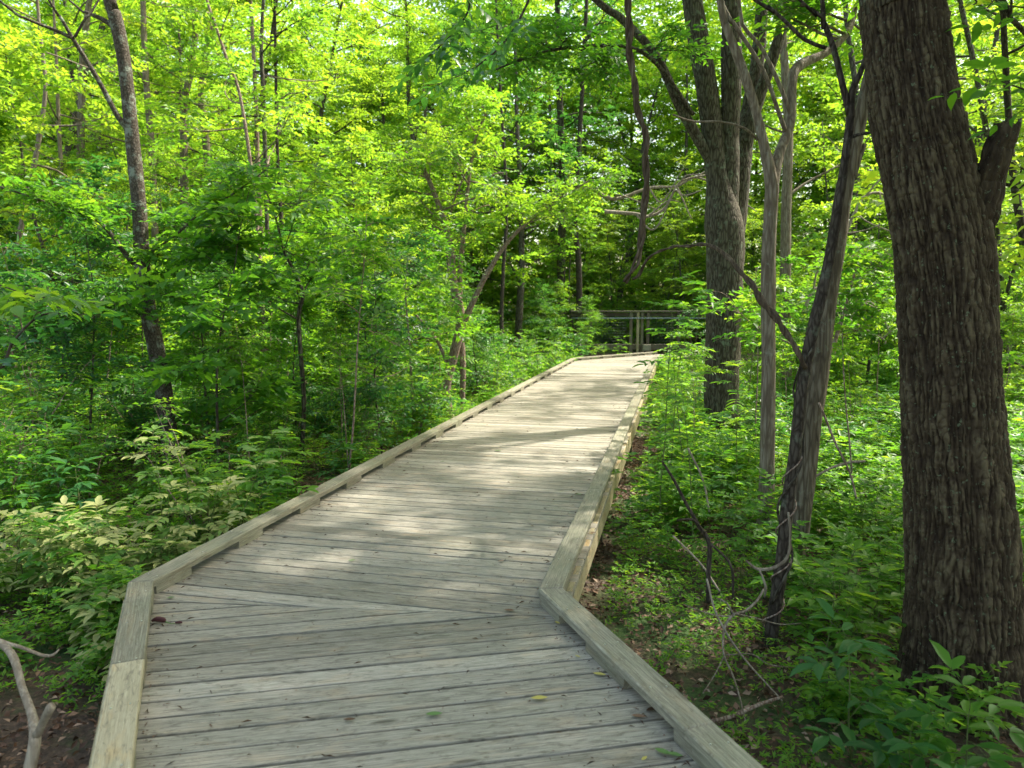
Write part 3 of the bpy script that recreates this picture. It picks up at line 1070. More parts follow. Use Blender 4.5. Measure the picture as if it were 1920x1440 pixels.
def ground_drop(pts, rad, base_z=None, flare=1.6):
    """carry the first point down into the soil"""
    z = float(gz(pts[0][0], pts[0][1])) - .12
    if pts[0][2] > z:
        d = pts[0] - pts[1]
        k = min(1.0, (pts[0][2] - z) / max(.05, -d[2])) if d[2] < 0 else 0
        q = pts[0] + d * k * .6
        q[2] = z
        pts = np.vstack([q, pts]); rad = np.r_[rad[0] * flare, rad]
    return pts, rad


def hero(name, label, cat, stems, mat, leafmat='leaf', crown=None, side=16, rough=.14, group=None, twigs=None, seed=1, extend=3.0, step=.06):
    """stems: list of pixel polylines; the first is the main stem"""
    r_ = np.random.default_rng(seed)
    P0, R0x = px_path(stems[0])
    P0, R0x = ground_drop(P0, R0x)
    base = P0[0].copy(); base[2] += .12
    root = thing(name, label, cat, base, group=group)
    first = True
    gw, gl = Geo(), Geo()
    paths = []
    for si, st in enumerate(stems):
        P, R = (P0, R0x) if si == 0 else px_path(st)
        if st[-1][1] <= 5 and extend:      # leaves the frame: grow on
            d = norm(P[-1] - P[-2])
            P = np.vstack([P, P[-1] + d * extend * .5 + [0, 0, .3], P[-1] + d * extend + [0, 0, .9]])
            R = np.r_[R, R[-1] * .8, R[-1] * .45]
        big = R.max() > .04
        p, r = tube(gw, P - base, R, side if big else 8, step if big else .08, rough if big else .1, seed * 7 + si, 7.0)
        paths.append((p, r))
    if crown:
        gt = gw
        for c in crown:
            p, r = paths[c.pop('stem', 0)]
            crown_on(gt, gl, r_, p, r, **c)
        link('crown', gl.mesh('crown', M[leafmat]), root)
    link('trunk', gw.mesh('trunk', M[mat]), root)
    return root, paths, base


D = 11.0
hero('multi_stem_tree', 'large grey tree splitting into several stems above a thick base, right of the boardwalk', 'tree', [
    [(1350, 850, D, 92), (1353, 760, D, 68), (1356, 640, D, 66), (1360, 500, D, 70), (1357, 420, D, 72), (1346, 330, D, 44), (1330, 200, D, 40), (1310, 80, D, 38), (1298, 0, D, 36)],
    [(1360, 480, D, 50), (1366, 380, D, 38), (1368, 250, D, 36), (1372, 120, D, 38), (1370, 0, D, 36)],
    [(1366, 500, D + .3, 50), (1385, 380, D + .3, 34), (1398, 250, D + .4, 32), (1420, 120, D + .5, 26), (1430, 0, D + .6, 22)],
    [(1392, 300, D + .35, 24), (1420, 190, D + .3, 24), (1455, 90, D + .2, 22), (1480, 0, D + .2, 18)],
    [(1345, 330, D, 16), (1310, 262, D - .1, 20), (1275, 200, D - .2, 18), (1230, 105, D - .3, 15), (1165, 35, D - .4, 14), (1118, 0, D - .5, 12)],
    [(1300, 215, D - .2, 8), (1240, 130, D - .5, 7), (1185, 90, D - .8, 7), (1100, 86, D - 1, 6), (1010, 100, D - 1.2, 5), (930, 130, D - 1.4, 3)],
], 'bark_grey', 'leaf', crown=[
    dict(stem=0, t0=.72, t1=1, nlimb=12, ln=3.6, nsub=6, nsp=7, leaf=.13, zup=(-.1, .5)),
    dict(stem=3, t0=.6, t1=1, nlimb=7, ln=3.2, nsub=6, nsp=7, leaf=.13, zup=(-.1, .5)),
    dict(stem=4, t0=.55, t1=1, nlimb=9, ln=2.2, nsub=5, nsp=6, leaf=.12, zup=(-.3, .3)),
    dict(stem=5, t0=.3, t1=1, nlimb=12, ln=1.1, nsub=4, nsp=5, leaf=.11, zup=(-.3, .2)),
], seed=3)

D = 6.7
hero('forked_pale_tree', 'slim pale tree forking into a wide Y, beside the thick multi stemmed tree', 'tree', [
    [(1434, 1015, D, 38), (1438, 900, D, 31), (1441, 700, D, 27), (1441, 500, D, 27), (1446, 380, D, 26), (1447, 345, D, 27), (1432, 270, D, 19), (1412, 190, D, 18), (1385, 110, D, 17), (1362, 50, D, 15), (1350, 0, D, 14)],
    [(1447, 350, D, 24), (1462, 285, D + .1, 20), (1482, 230, D + .2, 18), (1486, 150, D + .3, 18), (1500, 122, D + .4, 20), (1550, 98, D + .6, 14), (1590, 60, D + .8, 12), (1604, 15, D + 1, 9)],
    [(1474, 250, D + .15, 9), (1458, 205, D + .1, 8), (1430, 130, D, 8), (1380, 50, D, 8), (1350, 0, D, 8)],
    [(1482, 215, D + .2, 8), (1462, 160, D + .2, 8), (1428, 90, D + .2, 7), (1395, 50, D + .2, 7), (1385, 0, D + .2, 6)],
    [(1420, 262, D, 5), (1395, 240, D - .1, 5), (1350, 228, D - .1, 4), (1300, 228, D - .1, 4), (1262, 215, D - .2, 3)],
], 'bark_pale', 'leaf', crown=[dict(stem=0, t0=.86, t1=1, nlimb=7, ln=1.8, nsub=5, nsp=6, leaf=.11, zup=(-.1, .6)),
                              dict(stem=1, t0=.8, t1=1, nlimb=5, ln=1.4, nsub=4, nsp=6, leaf=.11, zup=(-.1, .6))], seed=5)

D = 4.55
hero('dark_leaning_tree', 'slender dark tree wrapped by twisting vines, leaning right in front of a grey trunk', 'tree', [
    [(1440, 1225, D, 31), (1455, 1130, D, 26), (1468, 1040, D, 28), (1476, 950, D, 27), (1490, 850, D, 24), (1505, 720, D, 24), (1524, 620, D, 24), (1548, 520, D, 22), (1566, 420, D, 20), (1582, 320, D, 18), (1594, 230, D, 17), (1598, 170, D, 13),
     (1588, 90, D, 0.1)][:-1] + [(1612, 140, D, 11), (1640, 60, D, 8)],
    [(1594, 215, D, 15), (1580, 160, D, 12), (1563, 90, D, 11), (1545, 40, D, 10), (1542, 0, D, 9)],
    [(1549, 90, D, 8), (1510, 75, D, 8), (1470, 38, D, 7), (1440, 12, D, 7), (1415, 0, D, 6)],
    [(1545, 35, D, 8), (1520, 15, D, 7), (1500, 0, D, 6)],
    [(1598, 256, D, 8), (1620, 250, D - .1, 6), (1650, 247, D - .2, 4)],
], 'bark_dark', 'leaf', crown=[dict(stem=2, t0=.5, t1=1, nlimb=5, ln=.9, nsub=4, nsp=5, leaf=.09, zup=(-.1, .6), spr_len=.3),
                              dict(stem=1, t0=.7, t1=1, nlimb=4, ln=.9, nsub=4, nsp=5, leaf=.09, zup=(-.1, .6), spr_len=.3)], seed=7, rough=.12, step=.04)

D = 6.0
hero('grey_leaning_tree', 'grey ridged tree leaning right close behind the slender vine wrapped tree', 'tree', [
    [(1478, 1075, D, 56), (1496, 980, D, 48), (1510, 880, D, 44), (1522, 780, D, 41), (1537, 680, D, 39), (1552, 560, D, 37), (1568, 460, D, 36), (1582, 360, D, 32), (1600, 280, D, 29), (1622, 180, D, 26), (1650, 60, D, 20), (1665, 0, D, 17)],
    [(1592, 330, D, 30), (1612, 290, D, 14), (1622, 270, D, 9)],
], 'bark_mid', 'leaf', crown=[dict(stem=0, t0=.82, t1=1, nlimb=8, ln=2.2, nsub=5, nsp=6, leaf=.12)], seed=9, rough=.16)

D = 9.3
hero('lichened_tree', 'slim dark tree with pale lichen blotches and a side limb, left of the boardwalk', 'tree', [
    [(330, 905, D, 44), (318, 820, D, 34), (305, 720, D, 34), (290, 640, D, 33), (274, 560, D, 32), (266, 480, D, 30), (262, 400, D, 28), (252, 300, D, 28), (242, 200, D, 26), (232, 110, D, 26), (216, 30, D, 27), (205, 0, D, 24)],
    [(242, 245, D, 12), (222, 220, D - .1, 11), (190, 160, D - .2, 9), (160, 110, D - .3, 9), (135, 70, D - .4, 8), (112, 30, D - .5, 6), (92, 0, D - .6, 5)],
    [(137, 72, D - .4, 8), (100, 55, D - .5, 7), (50, 35, D - .7, 6), (0, 2, D - .9, 5)],
    [(140, 70, D - .4, 6), (160, 35, D - .4, 5), (185, 0, D - .3, 4)],
    [(262, 505, D, 12), (238, 480, D - .1, 10), (205, 435, D - .3, 9), (175, 408, D - .4, 7), (120, 392, D - .6, 6), (60, 370, D - .8, 5), (0, 350, D - 1, 4)],
    [(272, 480, D, 5), (330, 440, D - .1, 5), (375, 400, D - .2, 4), (430, 368, D - .3, 4), (500, 318, D - .4, 2)],
    [(214, 50, D, 12), (190, 35, D, 9), (160, 22, D, 6), (135, 5, D, 4)],
    [(262, 590, D, 5), (225, 562, D - .3, 4), (160, 565, D - .6, 4), (80, 578, D - .9, 2)],
], 'bark_lichen', 'leaf', crown=[
    dict(stem=0, t0=.9, t1=1, nlimb=8, ln=2.4, nsub=5, nsp=7, leaf=.12, zup=(-.1, .5)),
    dict(stem=1, t0=.5, t1=1, nlimb=5, ln=1.0, nsub=4, nsp=5, leaf=.11, zup=(-.2, .4)),
    dict(stem=2, t0=.3, t1=1, nlimb=5, ln=1.0, nsub=4, nsp=5, leaf=.11, zup=(-.2, .4)),
    dict(stem=4, t0=.5, t1=1, nlimb=6, ln=.7, nsub=4, nsp=5, leaf=.10, zup=(-.2, .3)),
    dict(stem=5, t0=.5, t1=1, nlimb=5, ln=.7, nsub=4, nsp=5, leaf=.10, zup=(-.2, .3)),
    dict(stem=7, t0=.3, t1=1, nlimb=7, ln=.6, nsub=3, nsp=5, leaf=.10, zup=(-.2, .3)),
], seed=13, rough=.1)

D = 14.5
hero('arching_understory_tree', 'small brown tree with arching stems spreading over the left kerb', 'tree', [
    [(840, 760, D, 16), (838, 720, D, 16), (852, 660, D, 18), (864, 600, D, 18), (850, 520, D, 12), (846, 470, D, 11), (828, 400, D, 10), (795, 320, D, 8), (760, 285, D, 5)],
    [(866, 760, D + .2, 10), (868, 690, D + .2, 11), (864, 610, D + .2, 12), (862, 520, D + .1, 10), (868, 450, D, 9), (880, 330, D, 6), (895, 250, D, 5), (930, 180, D, 3)],
    [(862, 620, D, 14), (885, 570, D - .1, 11), (915, 510, D - .2, 10), (955, 450, D - .3, 7), (1010, 400, D - .4, 6), (1070, 360, D - .5, 4), (1110, 335, D - .5, 2)],
    [(850, 560, D, 6), (838, 470, D + .2, 5), (850, 380, D + .2, 4), (900, 270, D + .3, 2)],
    [(845, 700, D, 7), (820, 640, D, 6), (780, 590, D, 4)],
], 'bark_red', 'leaf', crown=[
    dict(stem=0, t0=.62, t1=1, nlimb=12, ln=1.5, nsub=5, nsp=6, leaf=.11, zup=(-.2, .5)),
    dict(stem=1, t0=.6, t1=1, nlimb=13, ln=1.5, nsub=5, nsp=6, leaf=.11, zup=(-.2, .5)),
    dict(stem=2, t0=.6, t1=1, nlimb=9, ln=1.1, nsub=5, nsp=5, leaf=.11, zup=(-.2, .4)),
], seed=15, rough=.08)

# thin saplings and distant trunks, each with its own label
THIN = [
    ('crooked_sapling', 'crooked grey sapling beside the left kerb, thin and bare below', 'bark_grey', 'leaf', 9.5,
     [(565, 945, 11), (566, 850, 9), (570, 760, 9), (566, 690, 9), (562, 640, 8), (560, 590, 8), (568, 550, 7), (552, 510, 6), (532, 470, 5), (520, 420, 4), (500, 360, 3)], 10),
    ('pale_pole_sapling', 'straight thin pale sapling stem close to the left kerb', 'bark_pale', 'leaf', 12.5,
     [(775, 790, 5), (772, 720, 5), (768, 650, 4), (764, 600, 4), (760, 540, 3), (765, 480, 2)], 8),
    ('reddish_pole_tree', 'straight reddish trunk standing in the undergrowth on the left', 'bark_red', 'leaf_far', 17,
     [(491, 720, 14), (491, 620, 12), (490, 550, 12), (489, 450, 11), (485, 380, 10), (480, 200, 8), (470, 0, 6)], 14),
    ('brown_pole_tree', 'brown trunk right of the reddish trunk in the left undergrowth', 'bark_dark', 'leaf_far', 17.5,
     [(534, 700, 12), (533, 640, 11), (530, 560, 10), (532, 500, 10), (528, 420, 8), (520, 280, 6), (515, 0, 5)], 14),
    ('leaning_pale_tree', 'pale thin trunk leaning right at the left edge, far behind the lichened tree', 'bark_pale', 'leaf_far', 18,
     [(25, 600, 14), (38, 440, 12), (52, 370, 12), (66, 300, 11), (76, 240, 10), (85, 160, 8), (75, 60, 7), (70, 0, 6)], 12),
    ('slim_grey_tree', 'slim grey trunk between the leaning pale trunk and the lichened tree', 'bark_pale', 'leaf_far', 20,
     [(112, 620, 12), (114, 440, 9), (115, 330, 8), (110, 230, 8), (105, 100, 6), (100, 0, 5)], 12),
    ('tall_grey_tree', 'tall pale grey trunk just left of the lichened tree', 'bark_pale', 'leaf_far', 22,
     [(146, 600, 18), (148, 400, 16), (152, 250, 15), (155, 120, 14), (165, 20, 12), (168, 0, 11)], 12),
    ('mottled_grey_tree', 'mottled pale trunk just right of the lichened tree', 'bark_pale', 'leaf_far', 22,
     [(300, 640, 16), (290, 420, 13), (286, 300, 13), (278, 200, 13), (272, 120, 12), (268, 0, 10)], 12),
    ('wavy_pale_tree', 'pale wavy trunk high in the left background, left one of a close pair', 'bark_pale', 'leaf_far', 25,
     [(345, 620, 20), (346, 400, 16), (345, 210, 14), (358, 130, 12), (366, 60, 11), (358, 0, 10)], 14),
    ('bent_pale_tree', 'pale trunk with a bend high in the left background, right one of a close pair', 'bark_pale', 'leaf_far', 25,
     [(395, 620, 18), (388, 300, 14), (378, 180, 14), (388, 100, 13), (393, 40, 12), (372, 0, 10)], 14),
    ('leaning_thin_tree', 'thin brown stem slanting up to the left near the top of the left background', 'bark_red', 'leaf_far', 14,
     [(500, 700, 8), (480, 400, 7), (452, 190, 6), (425, 110, 6), (405, 50, 5), (388, 0, 5)], 8),
    ('upright_thin_tree', 'thin upright grey stem near the top, right of the slanting brown stem', 'bark_grey', 'leaf_far', 16,
     [(505, 680, 9), (500, 400, 8), (494, 190, 8), (490, 100, 7), (492, 30, 6), (494, 0, 6)], 8),
    ('grey_far_tree', 'grey trunk standing behind the far bend of the boardwalk, left one of two', 'bark_grey', 'leaf_dark', 31,
     [(1050, 640, 20), (1052, 560, 17), (1052, 480, 16), (1055, 380, 14), (1050, 200, 12), (1045, 0, 10)], 16),
    ('dark_far_tree', 'dark trunk standing behind the far bend of the boardwalk, right one of two', 'bark_dark', 'leaf_dark', 30,
     [(1084, 620, 13), (1086, 550, 12), (1084, 480, 11), (1078, 400, 10), (1090, 200, 8), (1100, 0, 7)], 16),
    ('thin_far_tree', 'thin dark trunk beyond the left kerb near the far bend', 'bark_dark', 'leaf_dark', 24,
     [(945, 680, 9), (940, 600, 8), (944, 500, 7), (950, 380, 6), (940, 200, 5), (930, 0, 4)], 14),
    ('dark_edge_tree', 'dark trunk rising at the right edge behind the broken stub limb', 'bark_dark', 'leaf', 9,
     [(1965, 900, 24), (1945, 600, 20), (1918, 440, 18), (1900, 330, 16), (1890, 200, 14), (1880, 0, 12)], 12),
    ('pale_background_tree', 'pale trunk in the sunny background behind the forked pale tree', 'bark_pale', 'leaf_far', 16,
     [(1474, 780, 26), (1472, 600, 22), (1474, 400, 20), (1478, 250, 18), (1470, 100, 14), (1465, 0, 12)], 12),
    ('leaning_brown_stem', 'short brown stem leaning right between the grey leaning tree and the massive trunk', 'bark_red', 'leaf', 8.5,
     [(1530, 790, 12), (1545, 700, 11), (1562, 650, 9), (1590, 560, 6), (1610, 480, 4)], 5),
    ('thin_right_tree', 'thin grey trunk left of the vine wrapped pair in the sunny background', 'bark_grey', 'leaf_far', 20,
     [(1608, 760, 16), (1606, 560, 14), (1600, 400, 14), (1612, 240, 12), (1590, 60, 10), (1585, 0, 9)], 12),
    ('right_gap_tree', 'grey trunk seen in the gap right of the massive trunk', 'bark_grey', 'leaf_far', 15,
     [(1895, 860, 14), (1890, 700, 12), (1868, 420, 12), (1850, 250, 12), (1822, 100, 11), (1800, 0, 10)], 12),
]
for i, (nm, lb, mt, lm, d, pl, nlimb) in enumerate(THIN):
    st = [(x, y, d, max(w_, 2.5)) for (x, y, w_) in pl]
    cw = [dict(stem=0, t0=.35 if d > 12 else .55, t1=1, nlimb=nlimb, ln=1.2 + .09 * d, nsub=5, nsp=6, leaf=.085 + .003 * d, zup=(-.15, .5), sdroop=.25)]
    hero(nm, lb, 'tree' if 'sapling' not in nm else 'sapling', [st], mt, lm, crown=cw, side=10, rough=.1, seed=40 + i, extend=2.5)


# ------------------------------------------------------------ vines
def vine(name, label, pts, strands=2, r=.02, tw=15.0, mat='vine', spread=.016, fat=.95):
    P, R = px_path(pts)
    R = R * fat
    base = P[0].copy()
    p, rr = resample(P - base, R, .03)
    z = np.cumsum(np.r_[0, np.linalg.norm(np.diff(p, axis=0), axis=1)])
    t = norm(np.gradient(p, axis=0))
    u = norm(np.cross(t, [0, 1, .01])); v = np.cross(t, u)
    g = Geo()
    for s in range(strands):
        ph = z * tw + s * 2 * math.pi / strands + 1.2 * noise3(z * 1.5, s, 0, 5)
        k = rr * (.5 + .3 * noise3(z * 2.3, s + 9, 0, 4))
        q = p + k[:, None] * (np.cos(ph)[:, None] * u + np.sin(ph)[:, None] * v)
        tube(g, q, rr * (.6 + .12 * noise3(z * 6, s, 3, 2)) * (1.15 - .3 * s), 8, smooth_path=False, rough=.2, seed=s)
    o = link(name, g.mesh(name, M[mat]), None, base)
    return o


V = 5.6
tag(vine('hanging_vine', 'thick twisted vine hanging straight down over the boardwalk',
         [(1172, -60, V, 14), (1178, 0, V, 14), (1181, 90, V, 15), (1192, 180, V, 15), (1208, 250, V, 13), (1213, 330, V, 16), (1206, 400, V, 15), (1203, 450, V, 13), (1194, 490, V, 12), (1178, 520, V, 10), (1172, 530, V, 8)]), 'placeholder', 'vine')['label'] = 'thick twisted vine hanging straight down over the boardwalk'
tag(vine('arching_vine', 'twisted vine arching from the dark leaning tree across to the hanging vine',
         [(1512, 690, 4.5, 14), (1496, 662, 4.5, 14), (1465, 610, 4.55, 14), (1430, 565, 4.6, 14), (1395, 515, 4.7, 13), (1365, 485, 4.8, 11), (1338, 462, 4.9, 9), (1290, 460, 5.1, 7), (1245, 468, 5.3, 6), (1215, 485, 5.5, 6), (1198, 515, 5.6, 7), (1186, 524, 5.6, 5)],
         2, tw=24, fat=1.0), 'placeholder', 'vine')['label'] = 'twisted vine arching from the dark leaning tree across to the hanging vine'


def spiral_vine(name, label, path_px, turns, rv, d, ph=0.0, mat='bark_red'):
    P, R = px_path(path_px)
    base = P[0].copy()
    p, r = resample(P - base, R, .03)
    k = np.linspace(0, 1, len(p))
    t = norm(np.gradient(p, axis=0))
    u = norm(np.cross(t, [0, 1, .01])); v = np.cross(t, u)
    a = k * turns * 2 * math.pi + ph + .5 * noise3(k * 7, 1, 1, 3)
    q = p + (r + rv * .7)[:, None] * (np.cos(a)[:, None] * u + np.sin(a)[:, None] * v)
    g = Geo()
    tube(g, q, np.full(len(q), rv) * (1 - .3 * k), 7, smooth_path=False, rough=.2, seed=2)
    o = link(name, g.mesh(name, M[mat]), None, base)
    tag(o, label, 'vine')


trunkpx = [(1455, 1130, 4.55, 30), (1468, 1040, 4.55, 33), (1476, 950, 4.55, 32), (1490, 850, 4.55, 28), (1505, 720, 4.55, 28), (1518, 650, 4.55, 28)]
spiral_vine('climbing_vine', 'brown vine spiralling loosely up the slender dark tree', trunkpx, 2.2, .009, 4.55, .5, 'bark_grey')
spiral_vine('climbing_vine', 'thinner vine coiling tightly round the foot of the slender dark tree', [(1436, 1215, 4.55, 34)] + trunkpx[:4], 4.0, .006, 4.55, 3.0, 'bark_red')


# ------------------------------------------------------------ fallen and dead branches
def branch(name, label, lines, mat, cat='branch', rough=.22, step=.03, thin=1.0):
    P, R = px_path(lines[0])
    base = P[0].copy()
    g = Geo()
    for i, l in enumerate(lines):
        P, R = px_path(l)
        R = R * thin
        tube(g, P - base, R, 10, step, rough, i + 3, 14.0, wob=.012 if len(l) > 3 and R.max() < .02 else 0)
    return tag(link(name, g.mesh(name, M[mat]), None, base), label, cat)


branch('dead_branch', 'thick pale dead branch poking up at the lower left corner', [
    [(48, 1500, 2.55, 34), (56, 1440, 2.6, 29), (66, 1385, 2.62, 27), (60, 1340, 2.68, 21), (42, 1290, 2.75, 17), (28, 1240, 2.8, 18), (8, 1212, 2.86, 16), (-30, 1195, 2.9, 14)],
    [(66, 1380, 2.62, 20), (80, 1350, 2.6, 19), (92, 1328, 2.58, 22), (97, 1322, 2.58, 17)],
    [(-20, 1195, 3.0, 9), (10, 1206, 3.0, 9), (40, 1215, 3.0, 8), (80, 1230, 3.02, 7), (98, 1228, 3.02, 6), (108, 1218, 3.03, 3)],
], 'twig_pale')
branch('forked_twig', 'pale forked dead twig standing on the leaf litter right of the kerb', [
    [(1432, 1105, 4.2, 7), (1420, 1125, 4.15, 8), (1400, 1145, 4.1, 8), (1377, 1155, 4.05, 9), (1362, 1180, 4.0, 8), (1358, 1225, 3.9, 6), (1370, 1260, 3.8, 6), (1383, 1300, 3.65, 5), (1398, 1360, 3.5, 4)],
    [(1377, 1155, 4.05, 6), (1362, 1130, 4.1, 6), (1345, 1122, 4.1, 4)],
    [(1377, 1155, 4.05, 5), (1345, 1155, 4.05, 5), (1310, 1145, 4.0, 4), (1284, 1135, 4.0, 3)],
    [(1377, 1150, 4.05, 4), (1420, 1160, 4.1, 4), (1460, 1170, 4.1, 3), (1500, 1168, 4.15, 2)],
    [(1358, 1228, 3.9, 4), (1408, 1226, 3.9, 4), (1440, 1245, 3.85, 3), (1500, 1252, 3.85, 2)],
    [(1357, 1232, 3.9, 4), (1340, 1265, 3.8, 3), (1318, 1300, 3.7, 3)],
], 'bark_pale', thin=.65)
branch('curved_twig', 'curled thin vine stem lying against the foot of the vine wrapped tree', [
    [(1478, 960, 4.4, 4), (1482, 1010, 4.38, 5), (1478, 1045, 4.36, 6), (1455, 1065, 4.34, 7), (1425, 1068, 4.32, 7), (1402, 1052, 4.32, 4)],
    [(1424, 1068, 4.32, 4), (1436, 1100, 4.3, 5), (1433, 1120, 4.3, 4)]], 'bark_pale')
branch('black_dead_stem', 'black dead stem leaning left beside the right kerb', [
    [(1328, 1130, 4.4, 10), (1330, 1080, 4.4, 9), (1333, 1020, 4.4, 9), (1310, 985, 4.4, 8), (1285, 945, 4.4, 7), (1262, 900, 4.4, 6), (1240, 865, 4.4, 4)],
    [(1333, 1020, 4.4, 4), (1370, 1060, 4.4, 5), (1375, 1120, 4.4, 5)],
    [(1322, 1000, 4.4, 4), (1300, 975, 4.35, 5), (1270, 975, 4.3, 3)]], 'bark_dark')
branch('thin_leaning_stick', 'thin straight stick leaning among twigs right of the kerb', [
    [(1325, 1085, 4.3, 4), (1345, 1150, 4.2, 4), (1400, 1240, 4.0, 4), (1465, 1315, 3.75, 3)]], 'twig_pale')
branch('fallen_log', 'dark fallen stick lying on the ground beside the near right kerb', [
    [(1335, 1352, 3.55, 8), (1380, 1340, 3.6, 9), (1430, 1322, 3.65, 8), (1470, 1308, 3.7, 6)]], 'bark_red')
branch('broken_pale_stick', 'pale bent stick hanging among the sunny plants left of the massive trunk', [
    [(1510, 905, 6.6, 3), (1545, 885, 6.6, 5), (1590, 868, 6.6, 6), (1622, 865, 6.6, 5)]], 'twig_pale')
branch('long_pale_stick', 'long thin pale stick lying on the ground before the massive trunk', [
    [(1520, 1163, 4.6, 3), (1590, 1195, 4.5, 4), (1670, 1215, 4.4, 4)]], 'twig_pale')
branch('slanting_stick', 'thin brown stick slanting down right of the grey leaning tree', [
    [(1535, 755, 5.8, 4), (1560, 810, 5.8, 5), (1590, 880, 5.8, 4), (1605, 935, 5.8, 4)]], 'bark_red')
for i, (a, b, c, d_, e) in enumerate([
        ((1262, 1005), (1350, 1110), 4.9, 'thin grey twig slanting through the plants right of the far kerb', 4),
        ((1290, 840), (1330, 960), 6.2, 'thin brown twig behind the black dead stem', 4)]):
    branch('thin_twig', d_, [[(*a, c, e), ((a[0] + b[0]) / 2 + 8, (a[1] + b[1]) / 2, c, e), (*b, c - .1, e)]], 'twig_pale')
# pale tangled dead limbs in the middle distance
r_ = np.random.default_rng(77)
for i, (x, y, d, dx, dy, lb) in enumerate([
        (1130, 400, 13, 240, -70, 'bare pale dead limb curving through the sunny leaves beyond the hanging vine'),
        (1110, 330, 14, 300, 60, 'upper bare pale limb in the tangle beyond the hanging vine'),
        (1560, 440, 12, 130, -80, 'bare pale limb in the tangle right of the grey leaning tree'),
        (1500, 560, 11, 170, 60, 'pale crooked limb low in the tangle behind the vine wrapped pair')]):
    ls = []
    pts = [(x + dx * k + r_.normal(0, 8), y + dy * k + 30 * math.sin(k * 5 + i) + r_.normal(0, 6), d, 7 - 4 * k) for k in np.linspace(0, 1, 7)]
    ls.append(pts)
    for j in (1, 2, 3, 4, 5):
        p0 = pts[j]
        ls.append([(p0[0], p0[1], d, 4), (p0[0] + r_.uniform(10, 40), p0[1] + r_.uniform(-40, 30), d - .1, 3), (p0[0] + r_.uniform(40, 90), p0[1] + r_.uniform(-70, 50), d - .2, 2)])
    branch('bare_limb', lb, ls, 'twig_pale', 'branch')

# ------------------------------------------------------------ plants
def arche(seed, kind):
    r = np.random.default_rng(seed)
    gs, gl = Geo(), Geo()
    lf, asp = [(.85, .45), (1.0, .55), (1.25, .6), (1.15, .42), (.75, .6)][seed // 17 % 5]
    if kind == 'herb':          # low bushy plant 0.3-0.6 m
        for k in range(r.integers(4, 7)):
            g1, g2 = Geo(), Geo()
            compound_plant(g1, g2, r, r.uniform(.25, .6), 4, .075, 5, .16, 2, .35, False, .5, .004, .3)
            pos = (r.normal(0, .12), r.normal(0, .12), 0); rz = r.uniform(0, 6)
            gs.add_geo(g1, pos, rz, 1); gl.add_geo(g2, pos, rz, 1)
    elif kind == 'pinnate':     # upright compound-leaved sapling ~1 m
        for k in range(r.integers(1, 3)):
            g1, g2 = Geo(), Geo()
            compound_plant(g1, g2, r, r.uniform(.8, 1.2), 6, .12, 7, .34, 2, .12, True, .40, .007, .35)
            pos = (r.normal(0, .1), r.normal(0, .1), 0)
            gs.add_geo(g1, pos, 0, 1); gl.add_geo(g2, pos, 0, 1)
    elif kind == 'palmate':
        g1, g2 = Geo(), Geo()
        compound_plant(gs, gl, r, r.uniform(.7, 1.0), 4, .15, 5, .2, 3, .15, True, .42, .006, .45, True)
    elif kind == 'bush':        # 1.5 m twiggy shrub
        for k in range(5):
            d = norm(np.array([r.normal(0, .45), r.normal(0, .45), 1.0]))
            p, rr, _ = limb(r, (r.normal(0, .05), r.normal(0, .05), -.03), d, r.uniform(.9, 1.7), .012, .12, .05, 5)
            p, rr = tube(gs, p, rr, 5, .2)
            n = 26
            s = r.integers(len(p) // 4, len(p), n)
            sprays(gl, gs, r, p[s] + r.normal(0, .01, (n, 3)), rdir(r, n, -.1, .6), r.uniform(.2, .5, n), 9, .075 * lf, asp, .3, False, .0022)
    elif kind == 'sapling':     # 3 m
        d = norm(np.array([r.normal(0, .12), r.normal(0, .12), 1.0]))
        p, rr, _ = limb(r, (0, 0, -.05), d, r.uniform(2.6, 3.4), .018, .07, .08, 7)
        p, rr = tube(gs, p, rr, 6, .2)
        crown_on(gs, gl, r, p, rr, .2, 1, 13, 1.0, 4, 6, .095 * lf, 8, asp, False, (-.1, .6), 4, .25, True, .35, .45)
    elif kind == 'pole':        # thin bare stem, leafy on top
        d = norm(np.array([r.normal(0, .07), r.normal(0, .07), 1.0]))
        p, rr, _ = limb(r, (0, 0, -.05), d, r.uniform(2.4, 3.2), .013, .035, .05, 7)
        p, rr = tube(gs, p, rr, 6, .2)
        crown_on(gs, gl, r, p, rr, .6, 1, 6, .5, 3, 5, .1, 7, .5, False, (0, .6), 4, .25, True, .3, .45)
    elif kind == 'under':       # 6 m understory tree
        d = norm(np.array([r.normal(0, .1), r.normal(0, .1), 1.0]))
        p, rr, _ = limb(r, (0, 0, -.1), d, r.uniform(5.5, 7), .05, .06, .06, 8)
        p, rr = tube(gs, p, rr, 8, .25, .08)
        crown_on(gs, gl, r, p, rr, .15, 1, 22, 2.1, 5, 7, .108 * lf, 8, asp, False, (-.1, .5), 4, .25, True, .42, .45)
    elif kind == 'tall':        # 14 m canopy tree
        d = norm(np.array([r.normal(0, .05), r.normal(0, .05), 1.0]))
        p, rr, _ = limb(r, (0, 0, -.2), d, r.uniform(12, 15), .16, .05, .06, 9)
        p, rr = tube(gs, p, rr, 12, .4, .1)
        crown_on(gs, gl, r, p, rr, .22, 1, 26, 3.8, 6, 9, .145 * (.6 + .4 * lf), 8, asp, False, (-.05, .55), 5, .25, False, .6, .4)
    return gs, gl


